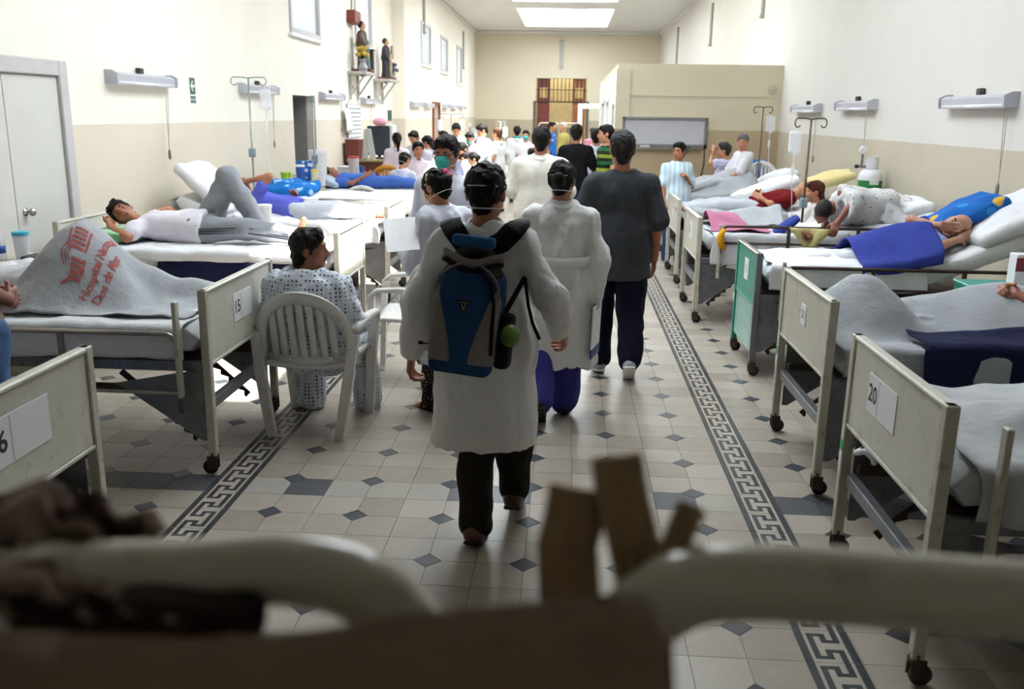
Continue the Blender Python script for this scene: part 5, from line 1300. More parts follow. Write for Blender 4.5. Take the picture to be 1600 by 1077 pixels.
            s.plane(J['neck']+up*.03*k, up); s.noise(o.get('wr', .011), (.06, .06, .36), seed+gi); s.crease(.022 if vox < .016 else .01, (.085, .085, .20), seed+gi+3); s.crease(.010 if vox < .016 else 0, (.05, .05, .07), seed+gi+7)
            co = sdf_obj(s, kind if kind == 'coat' else o.get('name', 'gown'), mat, r, **O)
            if o.get('collar', True):
                c = SDF(min(vox, .010)); nb = J['neck']; c.cap(nb-up*.03*k-fr*.01*k, nb+up*.045*k+fr*.0, .098*k, .077*k, k=.01)
                c.cap(nb-up*.08*k, nb+up*.12*k, .063*k, .063*k, k=.006, op='-'); c.plane(nb+up*.028*k, up-.3*fr)
                c.ell(nb+fr*.095*k+up*.02*k, (.03*k, .06*k, .09*k), T3, k=.01, op='-')
                sdf_obj(c, 'collar', o.get('collarmat', mat), co, **O)
            if o.get('pocket'):
                for x in (-1, 1):
                    p = J['pel']+rt*x*.12*k+fr*(.135*bz)+up*-.03; MB().obox(Wp(p), (.06*k, .004, .07*k), np.array([rt, fr, up])@A, .002).build('pocket', mat, co)
        elif kind == 'shirt':
            i = o.get('i', .012)*k; torso(s, i); sl = o.get('sleeve', .55)
            for q in 'LR':
                if sl >= 1: arm(s, q, .047*bz+i*.7, .047*k+i, .036*k+i, e=o.get('cuff', .95), kk=.03)
                else: arm(s, q, .049*bz+i*.7, .066*k+i*1.2, 0, u1=sl, kk=.03)
            lo_ = o.get('hem', -.06)*k
            if lo_ < 0: s.cap(J['pel']+up*.05*k, J['pel']+up*(lo_-.05*k), .155*bz+i, .175*bz+i, k=.05, flat=(fr, .84))
            s.plane(J['pel']+up*lo_, -up); s.plane(J['neck']+up*.015*k, up)
            s.noise(o.get('wr', .008), (.07, .07, .16), seed+gi); s.crease(.016, (.08, .08, .12), seed+gi+2); sdf_obj(s, o.get('name', 'shirt'), mat, r, **O)
        elif kind == 'trousers':
            i = .014*k; s.cap(J['pel']-rt*.07*bz, J['pel']+rt*.07*bz, .10*bz+i*.7, k=.05, flat=(fr, .90)); s.cap(J['pel'], J['pel']+up*.05*k, .10*bz+i*.4, k=.05, flat=(fr, .74))
            for q in 'LR': leg(s, q, .09*bz+i, .066*bz+i, o.get('ank', .055)*k+i*.6, e=o.get('len', .97))
            s.plane(J['pel']+up*.06*k, up); s.noise(o.get('wr', .008), (.06, .06, .12), seed+gi+5); s.crease(.018, (.07, .07, .14), seed+gi+6); sdf_obj(s, 'trousers', mat, r, **O)
    # footwear
    if feet:
        for q in 'LR':
            a_ = J['an'+q]; t_ = toe(q); d = unit(a_-J['kn'+q]); f = unit(t_-a_); heel = a_+d*.045*k-f*.035*k; sx = unit(np.cross(f, d))
            s = SDF(max(vox*.6, .006))
            if feet == 'sandal':
                sole = unit(f-d*(f@d)); nn = np.cross(sole, sx); nn = nn if nn@d > 0 else -nn
                c = (heel+t_)/2+d*.03*k; s.box(c, (.042*k, .135*k, .010), np.array([sx, sole, np.cross(sx, sole)]), rd=.009, k=.005)
                o_ = sdf_obj(s, 'sandal', M('shoe_'+feetc, feetc, .5), r, **O)
                for tt, sp in ((.35, .045), (.7, .04)):
                    c = heel*(1-tt)+t_*tt; MB().tube([Wp(c-sx*sp*k+d*.02*k), Wp(c-sx*sp*.7*k-d*.028*k), Wp(c-d*.04*k), Wp(c+sx*sp*.7*k-d*.028*k), Wp(c+sx*sp*k+d*.02*k)], .008, 8).build('strap', M('shoe_'+feetc, feetc, .5), o_, True)
            else:
                s.cap(heel, t_+d*.005, .044*k, .038*k, k=.02); s.cap(a_-d*.02, heel, .046*k, .044*k, k=.02); s.cap(heel*.3+t_*.7, t_+f*.02*k, .042*k, .034*k, k=.02)
                o_ = sdf_obj(s, 'shoe', M('shoe_'+feetc, 'a8a8aa' if feetc == 'sneak' else feetc, .35), r, **O)
                c = (heel+t_)/2; sole = unit(t_-heel); nn = unit(np.cross(sx, sole)); nn = nn if nn@d > 0 else -nn
                s = SDF(max(vox*.6, .007)); s.box(c+nn*.038*k+sole*.01, (.042*k, .14*k, .010), np.array([sx, sole, np.cross(sx, sole)]), rd=.009)
                sdf_obj(s, 'sole', M('sole_'+('white' if feetc == 'sneak' else 'dark'), 'e2e2e2' if feetc == 'sneak' else '221d1a', .6), o_, **O)
    # hair
    if hair and hair != 'bald':
        s = SDF(float(np.clip(vox*.55, .0055, .016)))
        t = .013 if hair != 'buzz' else .005
        s.ell(hp(0, -.014, .030), k*np.array((.077+t, .096+t, .088+t)), H3)
        if hair in ('short', 'mop', 'long', 'pony'): s.cap(hp(-.035, .052, .086), hp(.035, .054, .086), .026*k, k=.03)
        s.cap(hp(0, -.045, -.02), hp(0, -.055, -.06 if hair != 'mop' else -.085), .058*k, .045*k if hair != 'mop' else .055*k, k=.03)
        if hair == 'mop':
            for x in (-1, 1): s.cap(hp(x*.06, -.04, .0), hp(x*.055, -.055, -.07), .035*k, .03*k, k=.03)
        s.ell(hp(0, .105, -.040), k*np.array((.105, .088, .098)), H3, k=.012, op='-')
        s.ell(hp(0, .035, -.155), k*np.array((.14, .085, .10)), H3, k=.012, op='-')
        for x in (-1, 1): s.ell(hp(x*.085, -.008, -.018), k*np.array((.022, .022, .034)), H3, k=.01, op='-')
        s.noise(.007 if hair != 'buzz' else .002, .015, seed); s.noise(.006 if hair != 'buzz' else .001, .035, seed+1)
        lst = [s]
        if hair == 'bun':
            f_ = SDF(s.vox); f_.ell(hp(0, -.118, .01), k*np.array((.04, .035, .04)), H3); f_.cap(hp(0, -.06, -.05), hp(0, -.10, .0), .04*k, k=.03); f_.noise(.004, .02, seed); lst.append(f_)
        if hair == 'pony':
            f_ = SDF(s.vox); f_.cap(hp(0, -.11, .02), hp(0, -.15, -.06), .032*k, .038*k); f_.cap(hp(0, -.15, -.06), hp(0, -.13, -.22), .038*k, .014*k, k=.02); f_.noise(.008, .025, seed); lst.append(f_)
        if hair == 'long':
            f_ = SDF(s.vox); f_.cap(hp(0, -.06, .0), hp(0, -.085, -.16), .075*k, .06*k, flat=(hf, .6)); f_.noise(.008, .03, seed); lst.append(f_)
        sdf_obj(lst, 'hair', hair_mat(hairc), r, **O)
    if face:
        for x in (-1, 1):
            e = MB().ell(Wp(hp(x*.032, .0795, -.001)), (.0140*k, .0080*k, .0062*k), H3@A, 12, 8).build('eye', M('eye_white', 'a89c94', .3), r, True)
            MB().ell(Wp(hp(x*.032, .0855, -.001)), (.0068*k, .0035*k, .0062*k), H3@A, 10, 6).build('iris', M('eye_dark', '1c1310', .25), e, True)
            MB().tube([Wp(hp(x*.014, .091, .020)), Wp(hp(x*.032, .090, .026)), Wp(hp(x*.05, .080, .021))], [.004*k, .005*k, .0025*k], 6).build('eyebrow', hair_mat(hairc), r, True)
        MB().tube([Wp(hp(-.024, .083, -.067)), Wp(hp(-.01, .0925, -.0655)), Wp(hp(.01, .0925, -.0655)), Wp(hp(.024, .083, -.067))], [.003*k, .0055*k, .0055*k, .003*k], 8).build('lips', M('lips', '7d4a42', .45), r, True)
    ctx = dict(root=r, J=J, hp=hp, Wp=Wp, A=A, H3=H3, k=k, rt=rt, fr=fr, up=up, O=O, vox=vox, loc=loc)
    for e in (extras or []): e(ctx)
    return ctx
def mask_of(col, strap='d8d8d4', big=True):
    def f(c):
        hp, k = c['hp'], c['k']; s = SDF(max(.006, c['vox']*.5))
        s.ell(hp(0, .082, -.045), k*np.array((.052, .048, .052)), c['H3']); s.plane(hp(0, .055, 0), -c['H3'][1])
        m = sdf_obj(s, 'face_mask', M('mask_'+col, col, .7, var=.05), c['root'], **c['O'])
        for z0, z1 in ((.02, .035), (-.075, -.06)):
            pts = []
            for a in np.linspace(.75, math.pi*2-.75, 22):
                zz = z0+(z1-z0)*(1-math.cos(a))/2
                pts.append(c['Wp'](hp(math.sin(a)*(.086 if zz > -.03 else .074), math.cos(a)*.108-.012, zz)))
            MB().tube(pts, .0028*k, 6).build('mask_strap', M('strap_'+strap, strap, .6), m, True)
    return f
def glasses(c):
    hp, k, W_ = c['hp'], c['k'], c['Wp']; m = MB()
    for x in (-1, 1):
        m.tube([W_(hp(x*.034+.024*math.cos(a), .103, .0+.017*math.sin(a))) for a in np.linspace(0, 2*math.pi, 17)[:-1]], .002*k, 6, closed=True)
        m.tube([W_(hp(x*.058, .10, .004)), W_(hp(x*.084, .06, .006)), W_(hp(x*.088, -.01, .0))], .002*k, 6)
    m.tube([W_(hp(-.01, .103, .004)), W_(hp(.01, .103, .004))], .002*k, 6); m.build('glasses', M('glasses_frame', '2a2320', .3), c['root'], True)
def moustache(c):
    hp, k, W_ = c['hp'], c['k'], c['Wp']
    MB().tube([W_(hp(-.024, .088, -.056)), W_(hp(0, .099, -.050)), W_(hp(.024, .088, -.056))], [.003*k, .006*k, .003*k], 8).build('moustache', hair_mat('14110f'), c['root'], True)
mCOAT = cloth('white_coat', 'dfdedd', .05); mCOATB = cloth('white_coat_bluish', 'd3d5e2', .05); mGOWN = cloth('ivory_gown', 'd9d6cc', .05)
COAT = lambda **k: ('coat', k.pop('mat', mCOAT), k)
def pants(c, **k): return ('trousers', cloth('trouser_'+c, c), k)
def belt(c):
    J = c['J']; p = J['pel']+c['up']*.13; G_ = []
    for a in np.linspace(0, 2*math.pi, 33)[:-1]:
        d = math.cos(a)*c['rt']*.197+math.sin(a)*c['fr']*.160; G_.append([c['Wp'](p+d*1.0-c['up']*.03), c['Wp'](p+d*1.02), c['Wp'](p+d+c['up']*.03)])
    solidify(MB().grid(np.array(G_+[G_[0]])).build('belt', mCOAT, c['root'], True, fix=False), .006, 0)
# ---- the walking group in the aisle
person('man in a white coat wearing a blue backpack, walking away', (.20, .33, 0), -4, 1.60, dict(
    pel=(0, 0, .93), elR=(.315, -.10, 1.14), wrR=(.345, .06, .97), elL=(-.29, -.08, 1.09), wrL=(-.325, -.04, .86), knR=(.13, .16, .50), anR=(.13, .14, .14), knL=(-.02, -.05, .50), anL=(-.01, -.16, .085),
    face=(.06, 1, -.02), cuL=.9, cuR=1.1), hair='short', bulk=1.16, extras=[mask_of('e6e6e2')], wear=(COAT(hem=.44, flare=.05, i=.03), pants('262119', ank=.07)), feetc='4a2018', skin='8a5a48', seed=2)
person('nurse in a white gown and purple trousers holding a clipboard', (.50, 2.0, 0), -3, 1.535, dict(
    shL=(-.175, -.01, 1.35), shR=(.175, -.01, 1.35), elR=(.26, -.02, 1.07), wrR=(.25, .0, .80), elL=(-.26, .0, 1.07), wrL=(-.24, .05, .80), knL=(-.10, -.05, .50), anL=(-.09, -.28, .15), toL=(-.09, -.20, .03), knR=(.09, .06, .50), anR=(.06, -.02, .085),
    hup=(0, -.1, 1), face=(.15, 1, -.05)), hair='bun', bulk=1.16, wear=(COAT(mat=mCOAT, hem=.36, flare=.07, i=.028, collar=True), pants('3b3a86', ank=.085)), feetc='17151a', skin='8a5c48', extras=[mask_of('e6e6e2'), belt], seed=3)
person('older man in a dark grey shirt and navy trousers, walking away', (.90, 2.92, 0), 3, 1.70, dict(
    shL=(-.18, -.01, 1.355), shR=(.18, -.01, 1.355), elL=(-.25, .0, 1.12), wrL=(-.19, .18, 1.0), elR=(.26, -.04, 1.10), wrR=(.26, .03, .84), knL=(-.10, .10, .49), anL=(-.10, .05, .085), knR=(.10, -.03, .49), anR=(.09, -.20, .14), toR=(.10, -.12, .03), face=(0, 1, 0)),
    hair='short', hairc='2c2a2a', bulk=1.22, wear=(('shirt', cloth('charcoal_shirt', '3d4045', .1), dict(sleeve=.95, hem=-.22, i=.022)), pants('15172a', ank=.075)), feetc='sneak', skin='8a5a45', seed=4)
def paper_in_hand(c):
    p = at_y(627, 366, 1.80); ax = np.array([unit((1, .3, .05)), unit((-.2, .65, .55)), (0, 0, 0)]); ax[2] = np.cross(ax[0], ax[1])
    G_ = np.array([[p+ax[0]*.095*s+ax[1]*.13*t+ax[2]*.003*math.sin(3*s) for s in np.linspace(-1, 1, 6)] for t in np.linspace(-1, 1, 6)])
    solidify(MB().grid(G_).build('paper_sheet', mPAPER, smooth=False, label='white sheets of paper held by the student with the pink hair tie', cat='paper'), .004)
def hairclip(c):
    hp, W_ = c['hp'], c['Wp']; g = random.Random(4)
    m = MB()
    for i in range(12):
        a = i/12*6.28; m.ell(W_(hp(.02+.02*math.cos(a), -.115+.012*math.sin(i), .045+.028*math.sin(a))), .016, n=8, m=6)
    m.build('hair_tie', cloth('pink_tie', 'd8607e'), c['root'], True)
    MB().tube([W_(hp(-.075, -.02, .075)), W_(hp(-.088, -.02, .05)), W_(hp(-.085, -.03, .075)), W_(hp(-.07, -.03, .09))], .005, 6).build('hair_clip', M('clip_yellow', 'd6d08a', .4), c['root'])
person('student in a white coat with a pink hair tie, reading papers', (-.20, 1.98, 0), 52, 1.50, dict(
    neck=(0, .02, 1.42), head=(0, .07, 1.555), face=(0, .85, -.42), hup=(0, .42, .85), elL=(-.23, .05, 1.08), wrL=(-.12, .27, 1.12), elR=(.24, .03, 1.08), wrR=(.06, .27, 1.10), hdL=(.25, 1, .05), hdR=(-.35, 1, .05), hnL=(0, 0, 1), hnR=(0, 0, 1), cuL=.7, cuR=.7,
    knL=(-.07, .03, .49), anL=(-.08, .02, .07), knR=(.09, -.02, .49), anR=(.11, -.12, .07)), hair='bun', bulk=1.0, wear=(COAT(mat=mCOATB, hem=.37, flare=.05, i=.03), ('trousers', spotted('dotted_pants', '2c2a2a', '8a8682', 55, .3, .6), dict(ank=.075, len=.9))), feet='sandal', feetc='231b18', skin='9a6a50',
    face=True, extras=[mask_of('e8e8e8', 'e6e2c8'), hairclip, paper_in_hand], seed=5)
person('man with glasses and a green mask facing the camera', (-.28, 2.75, 0), 172, 1.655, dict(face=(.10, 1, -.15), elL=(-.22, .02, 1.1), wrL=(-.14, .2, 1.0), elR=(.22, .02, 1.1), wrR=(.14, .2, 1.0)), hair='short', wear=(COAT(mat=mCOATB, hem=.45), pants('2a2c34')), skin='8f5f4c', face=True, extras=[mask_of('2fa59a', 'e6e2d4'), glasses], seed=6)
def dotted(): return spotted('dotted_gown', 'd2d8e2', '565c6c', 44, .30, 0.15)
gd = dotted()
person('patient in a blue-dotted gown sitting on a white chair', (-.91, 1.60, -.055), -6, 1.62, dict(
    pel=(0, -.02, .55), chest=(0, -.07, .87), neck=(0, -.05, 1.03), head=(.01, -.02, 1.165), shL=(-.185, -.06, .94), shR=(.185, -.06, .94), elL=(-.25, -.02, .72), elR=(.27, .0, .72), wrL=(-.13, .2, .66), wrR=(.15, .22, .66),
    knL=(-.15, .38, .55), knR=(.17, .40, .55), anL=(-.16, .33, .11), anR=(.20, .42, .11), face=(1, .22, .02)), base=SIT, hair='mop', bulk=1.25,
    wear=(('gown', gd, dict(sleeve=.98, short=True, hem=0, hemp=-.10, i=.03, collar=False)), ('trousers', gd, dict(ank=.085, len=.98))), feet='sandal', feetc='2a2a30', skin='7d5240', face=True, extras=[moustache], seed=7)
person('broad man in an ivory gown seen from behind, in the mid aisle', (.28, 5.1, 0), -2, 1.69, dict(shL=(-.19, 0, 1.36), shR=(.19, 0, 1.36), elL=(-.28, .02, 1.12), wrL=(-.16, .2, 1.05), elR=(.27, .05, 1.12), wrR=(.16, .22, 1.05), anL=(-.12, .08, .085), anR=(.12, -.1, .085)), hair='short', bulk=1.25, wear=(COAT(mat=mGOWN, hem=.35, flare=.05, i=.03), pants('cfcdc4')), feetc='222222', skin='8a5c46', seed=8)
person('man in a black shirt and jeans beyond the ivory gown', (.63, 9.2, 0), -8, 1.68, dict(elR=(.26, .06, 1.12), wrR=(.22, .22, 1.0), elL=(-.24, .06, 1.12), wrL=(-.15, .22, 1.02)), hair='short', bulk=1.08, wear=(('shirt', cloth('black_shirt', '141417'), dict(sleeve=.9, hem=-.1, i=.02)), pants('2c3a52')), skin='8a5c46', seed=9)
person('person in a white coat right beside the man in black', (.92, 9.9, 0), -5, 1.62, dict(elL=(-.2, .12, 1.12), wrL=(-.1, .26, 1.05)), hair='short', wear=(COAT(mat=mCOATB, hem=.5), pants('c8c8d0')), skin='9a6a50', seed=10)
person('young man in a green and black shirt by the partition corner', (1.03, 9.0, 0), 110, 1.68, dict(face=(.25, 1, 0)), hair='short', wear=(('shirt', striped('green_black', ('23301e', '2f6a4a', '8f9c3a'), .09, 2), dict(sleeve=.5, hem=-.1)), pants('2a2f3a')), skin='a8785c', face=True, seed=11)
person('man in a striped light blue shirt standing among the right beds', (1.87, 7.95, 0), 205, 1.50, dict(faceW=(-.55, -.8, -.03), elL=(-.24, .0, 1.10), wrL=(-.06, .17, 1.22), hdL=(.6, .3, .6), elR=(.235, .02, 1.10), wrR=(.25, .12, .86), cuL=1.2), hair='short', bulk=1.15, wear=(('shirt', striped('sky_stripes', ('d6dfe6', 'a4cbe0', 'b9d0dc'), .06, 0), dict(sleeve=.75, hem=-.12, i=.022)), pants('33446a')), feetc='sneak', skin='8f5f45', face=True, seed=12)
# ---- the doctors around the desk and the far table
def doc(px, py, Y, h, rot, label, hair='short', mat=None, base=STAND, pose=None, top=None, **kw):
    p = at_y(px, py, Y); hh = max(1.45, min(1.78, p[2])) if base is STAND else max(1.35, min(1.85, p[2]/1.285*1.70))
    if base is SIT: stool(p[0], Y, .40*hh/1.7, 'stool under the '+' '.join(label.split()[:9]).rstrip(','))
    return person(label, (p[0], Y, 0), rot, hh, pose, base, hair=hair, wear=kw.pop('wear', None) or ((COAT(mat=mat or mCOATB, hem=.5) if base is STAND else ('gown', mat or mCOATB, dict(name='coat', short=True, hem=0, hemp=-.10, i=.02))), pants(kw.pop('tr', 'b8b8c4'))), group='doctors and students at the far table', **kw)
rd = dict(elL=(-.22, .08, 1.1), wrL=(-.1, .26, 1.02), elR=(.22, .08, 1.1), wrR=(.1, .26, 1.02), head=(0, .06, 1.57), face=(0, .85, -.4), hup=(0, .4, .85))
doc(620, 208, 11.2, 1.55, 20, 'woman with a black ponytail standing at the desk group', 'pony', cloth('coat_pinkish', 'e2d6de'), skin='a87a60')
doc(650, 204, 11.9, 1.6, 150, 'short-haired man in a grey-white coat at the desk group', pose=rd, mat=cloth('coat_grey', 'c6c9d2'), skin='a87a60', face=True)
doc(672, 215, 11.5, 1.6, 70, 'long-haired woman in a white coat beside the short-haired man', 'long', pose=rd)
doc(653, 222, 11.1, 1.6, 200, 'child-sized student facing the camera between the white coats', base=SIT, mat=cloth('coat_pinkish', 'e2d6de'), skin='9a6a50', face=True)
doc(630, 238, 10.2, 1.6, -20, 'seated student with a mask strap, back to the camera, by the orange chair', base=SIT, pose=dict(face=(.1, .9, -.4), hup=(0, .4, .9), head=(0, .04, 1.16)), extras=[mask_of('e8e8e8', 'd8d0b8')])
doc(693, 205, 12.6, 1.6, 120, 'dark-haired woman partly hidden behind the man with glasses', 'bun')
doc(713, 192, 13.9, 1.6, 185, 'tall young doctor looking down at the far table', pose=rd, mat=mCOAT, skin='a87a60', face=True)
doc(737, 206, 13.2, 1.6, 150, 'student in a green mask bending over the far table', 'short', pose=rd, extras=[mask_of('2fa59a')])
doc(727, 220, 13.0, 1.6, 140, 'student with lowered head in a blue-edged coat at the far table', base=SIT, pose=dict(face=(0, .8, -.6), hup=(0, .6, .8), head=(0, .08, 1.14)), mat=cloth('coat_blue', '9ea8c4'))
doc(758, 193, 13.3, 1.6, 110, 'sunlit doctor in a white coat and blue tie by the far table', pose=dict(rd, chest=(0, .05, 1.26), neck=(0, .09, 1.42)), mat=mCOAT, skin='b08468', face=True, extras=[lambda c: MB().tube([c['Wp'](c['J']['neck']+c['fr']*.10), c['Wp'](c['J']['chest']+c['fr']*.155), c['Wp'](c['J']['chest']+c['fr']*.155-c['up']*.2)], [.02, .03, .035], 8).build('tie', cloth('tie_blue', '4a56a8'), c['root'], True)])
doc(745, 226, 12.8, 1.6, 60, 'sunlit doctor bending low over the papers, back in the sun', base=SIT, pose=dict(chest=(0, .08, .83), neck=(0, .17, .98), head=(0, .27, 1.04), face=(0, .7, -.7), hup=(0, .7, .7), shL=(-.17, .12, .95), shR=(.17, .12, .95)), mat=mCOAT)
doc(778, 200, 13.7, 1.6, 60, 'brown-haired person in a short-sleeved white coat by the far table', hairc='5a3f2c', mat=mCOAT, wear=(COAT(mat=mCOAT, hem=.62, sleeve=.6), pants('8a3a3a')))
doc(740, 239, 12.2, 1.6, 105, 'seated woman in a small cap-like bun below the sunlit doctor', 'bun', base=SIT, pose=dict(face=(0, .95, -.3)), skin='b08468', face=True)
doc(808, 197, 15.8, 1.6, 10, 'nurse in a long pale gown and teal collar, back turned', 'bun', cloth('gown_pale', 'ccd2d4'), extras=[lambda c: MB().tube([c['Wp'](c['J']['neck']+c['up']*.02+.075*(math.cos(a)*c['rt']+math.sin(a)*c['fr'])) for a in np.linspace(0, 6.28, 14)[:-1]], .02, 8, closed=True).build('teal_collar', cloth('teal', '2a9aa0'), c['root'], True)])
doc(822, 204, 15.2, 1.6, 180, 'nurse in a teal mask facing the camera behind the ivory gown', 'short', cloth('coat_white2', 'e0dce2'), skin='a87a60', face=True, wear=(COAT(mat=cloth('coat_white2', 'e0dce2'), hem=.5, sleeve=.55), pants('d0d0d8')), extras=[mask_of('2fb0b4')])
doc(832, 232, 12.5, 1.5, 10, 'person in a teal top mostly hidden by the ivory gown', 'short', base=SIT, wear=(('gown', cloth('teal', '2a9aa0'), dict(name='top', short=True, hem=0, hemp=-.1)), pants('2a7a80')), hairc='14110f')
doc(862, 191, 19.5, 1.6, 250, 'distant person in a bright blue patterned shirt before the screen', wear=(('shirt', spotted('blue_print', '2f6fc0', 'b8cce6', 9, .3, 1.0), dict(sleeve=.6, hem=-.1)), pants('2a2f3a')))
doc(881, 192, 20.5, 1.6, 120, 'distant man in a pale cap and yellow shirt', wear=(('shirt', cloth('shirt_yellow', 'b5a860'), dict(sleeve=.5, hem=-.1)), pants('3a3f4a')), hairc='c8c0b0')
doc(927, 200, 19.0, 1.6, 20, 'distant person in white and pink by the partition door', wear=(('shirt', cloth('shirt_pink', 'd890a8'), dict(sleeve=.6, hem=-.2)), pants('b8b8c4')))
# ---- patients in the beds
def lying(key, L, Wd, z, **k): b = BEDS[key]; return b.P(L, Wd, z), ((0, 0, 1), (b.sx, 0, 0))
b = BEDS['L14']; mTRK = cloth('track_grey', '8d9096', .1)
def trackstripe(c):
    J, W_ = c['J'], c['Wp']
    for dz in (-.018, 0, .018):
        a, kn, an = J['hiR'], J['knR'], J['anR']; o_ = -c['rt']*.0+np.array([-.1, 0, 0])*c['k']
        pts = [W_(a+np.array([.105, dz, 0])), W_(a*.5+kn*.5+np.array([.092, dz, 0])), W_(kn+np.array([.08, dz, 0])), W_(kn*.5+an*.5+np.array([.074, dz, 0])), W_(an+np.array([.064, dz, .04]))]
        MB().tube(pts, .005, 6).build('side_stripe', mINK, c['root'], True)
person('man in a white shirt and grey track trousers lying with one knee up', b.P(.33, .02, .89), ((0, 0, 1), (-1, 0, 0)), 1.62, dict(
    pel=(0, 0, .90), chest=(0, .02, 1.22), neck=(0, .03, 1.40), head=(.04, .12, 1.54), faceW=(.2, -.85, .35), hupW=(-.8, .05, .45), shL=(-.18, .0, 1.36), shR=(.18, .02, 1.36),
    elR=(.33, -.04, 1.38), wrR=(.23, .03, 1.56), hdR=(-.8, .5, .2), hnR=(-.3, -.3, 1), cuR=1.3, elL=(-.25, .02, 1.14), wrL=(-.08, .15, 1.20), hdL=(1, .1, .1), hnL=(0, -1, 0), cuL=.3,
    knR=(.10, .02, .48), anR=(.10, -.03, .08), knL=(-.08, .42, .68), anL=(-.08, .0, .42), toL=(-.08, .02, .28)), bulk=1.12, hair='short', skin='8f5f48', face=True, feet=None,
    wear=(('shirt', cloth('tshirt_white', 'e4e0e8'), dict(sleeve=.55, hem=-.06, i=.014)), ('trousers', mTRK, dict(ank=.065, len=.93))), extras=[trackstripe], group='patients in bed', seed=21)
b = BEDS['L13']
person('patient in a blue shirt with an arm raised over the face', b.P(.12, -.1, .84), ((0, 0, 1), (-1, 0, 0)), 1.6, dict(
    neck=(0, .12, 1.38), head=(0, .2, 1.50), face=(.6, .8, 0), shL=(-.165, .1, 1.32), shR=(.165, .1, 1.32), elR=(.12, .36, 1.14), wrR=(.06, .30, 1.42), hdR=(-.4, 0, 1), elL=(-.24, .05, 1.08), wrL=(-.12, .14, .98), chest=(0, .07, 1.2)), hair='short', skin='8a5c46', feet=None, face=True, lie=True,
    wear=(('shirt', cloth('shirt_blue_striped', '5a62c0', .15), dict(sleeve=.6, hem=-.06, i=.016)), pants('b8bcc4')), group='patients in bed', seed=22)
b = BEDS['L11']
person('patient dressed in blue lying flat, head on a pale pillow', b.P(.28, .0, .80), ((0, 0, 1), (-1, 0, .02)), 1.6, dict(
    chest=(0, .03, 1.22), neck=(0, .05, 1.4), head=(0, .12, 1.52), face=(0, .95, -.3), hup=(0, .3, .95), elL=(-.23, -.02, 1.12), wrL=(-.16, .08, .90), elR=(.23, 0, 1.12), wrR=(.14, .1, .95)), hair='short', skin='7d5240', feet=None, face=True,
    wear=(('shirt', cloth('scrub_blue', '4668b4'), dict(sleeve=.6, hem=-.1)), ('trousers', cloth('scrub_blue', '4668b4'), dict(len=.97))), group='patients in bed', seed=23)
b = BEDS['R3']
person('bald patient curled on his side under the bright blue blanket', b.P(.08, .0, .82), ((0, 0, 1), (1, 0, 0)), 1.58, dict(
    pel=(0, .03, .90), chest=(0, .12, 1.18), neck=(-.02, .20, 1.34), head=(-.07, .27, 1.45), face=(-.8, .25, -.5), hup=(.0, .35, .8), shL=(-.16, .16, 1.30), shR=(.15, .2, 1.30), elL=(-.28, .12, 1.20), wrL=(-.19, .19, 1.44), hdL=(.35, .25, .8), hnL=(1, 0, -.3), cuL=.5, elR=(.05, .3, 1.15), wrR=(-.12, .28, 1.30), hdR=(-.3, 0, 1), knL=(-.1, -.04, .5), knR=(.1, -.04, .5), anL=(-.1, -.05, .14), anR=(.1, -.05, .14), hiL=(-.09, -.02, .9), hiR=(.09, -.02, .9)), hair='bald', skin='9c7464', feet=None, face=True, lie=True,
    wear=(('shirt', cloth('gown_light_blue', '8fa6d2'), dict(sleeve=.6, hem=-.1)), pants('b8bcc4')), group='patients in bed', seed=24)
b = BEDS['R4']
fl = spotted('gown_floral', 'cfcfce', '6c6a70', 30, .22, 1.0, '8a8a90')
person('patient in a speckled white gown slumped forward over the bed rail', (3.5, 5.10, .98), ((-.1, -.75, -.66), (-.93, -.28, .0)), 1.55, headat=(2.79, 4.78, 1.01), pose=dict(
    pel=(0, -.08, .90), chest=(0, -.06, 1.20), neck=(0, .03, 1.38), head=(0, .13, 1.49), faceW=(-.35, -.35, -.85), hupW=(-.15, -.8, .55), elL=(-.26, .15, 1.30), wrL=(-.12, .36, 1.42), hdL=(.2, .9, .2), elR=(.16, .34, 1.42), wrR=(.04, .44, 1.60), hdR=(-.2, .5, .8), cuL=.9, cuR=.9,
    knL=(-.1, .20, .66), knR=(.1, .18, .66), anL=(-.1, .05, .52), anR=(.1, .05, .52)), hair='buzz', hairc='2a2624', skin='6d4436', feet=None, bulk=1.1, lie=True,
    wear=(('shirt', fl, dict(sleeve=1.0, cuff=.85, hem=-.1, i=.036)), pants('c8c8cc', len=.97)), group='patients in bed', seed=25)
pillow('dark blue cloth under the arm of the slumped patient', at_y(1228, 352, 4.85), ((.8, 0, .6), (0, 1, 0), (-.6, 0, .8)), (.12, .10, .03), cloth('cloth_royal', '2b3a86'), name='folded_cloth', cat='cloth', seed=18)
b = BEDS['R5']
person('patient in a dark red shirt lying with head tipped back', b.P(.02, -.2, .84), ((0, 0, 1), (1, 0, 0)), 1.56, dict(
    chest=(0, .08, 1.2), neck=(0, .14, 1.37), head=(0, .19, 1.51), shL=(-.165, .12, 1.3), shR=(.165, .12, 1.3), face=(-.1, .8, .55), hup=(0, -.5, .85), elL=(-.24, .06, 1.06), elR=(.25, .05, 1.12), wrR=(.10, .14, .98), wrL=(-.14, .12, .96)), hair='buzz', hairc='8a827a', skin='9a6c56', feet=None, face=True, lie=True,
    wear=(('shirt', cloth('shirt_dark_red', '6e1418'), dict(sleeve=.7, hem=-.05, i=.016)), pants('b8bcc4')), group='patients in bed', seed=26)
q = at_y(1268, 288, 6.35)
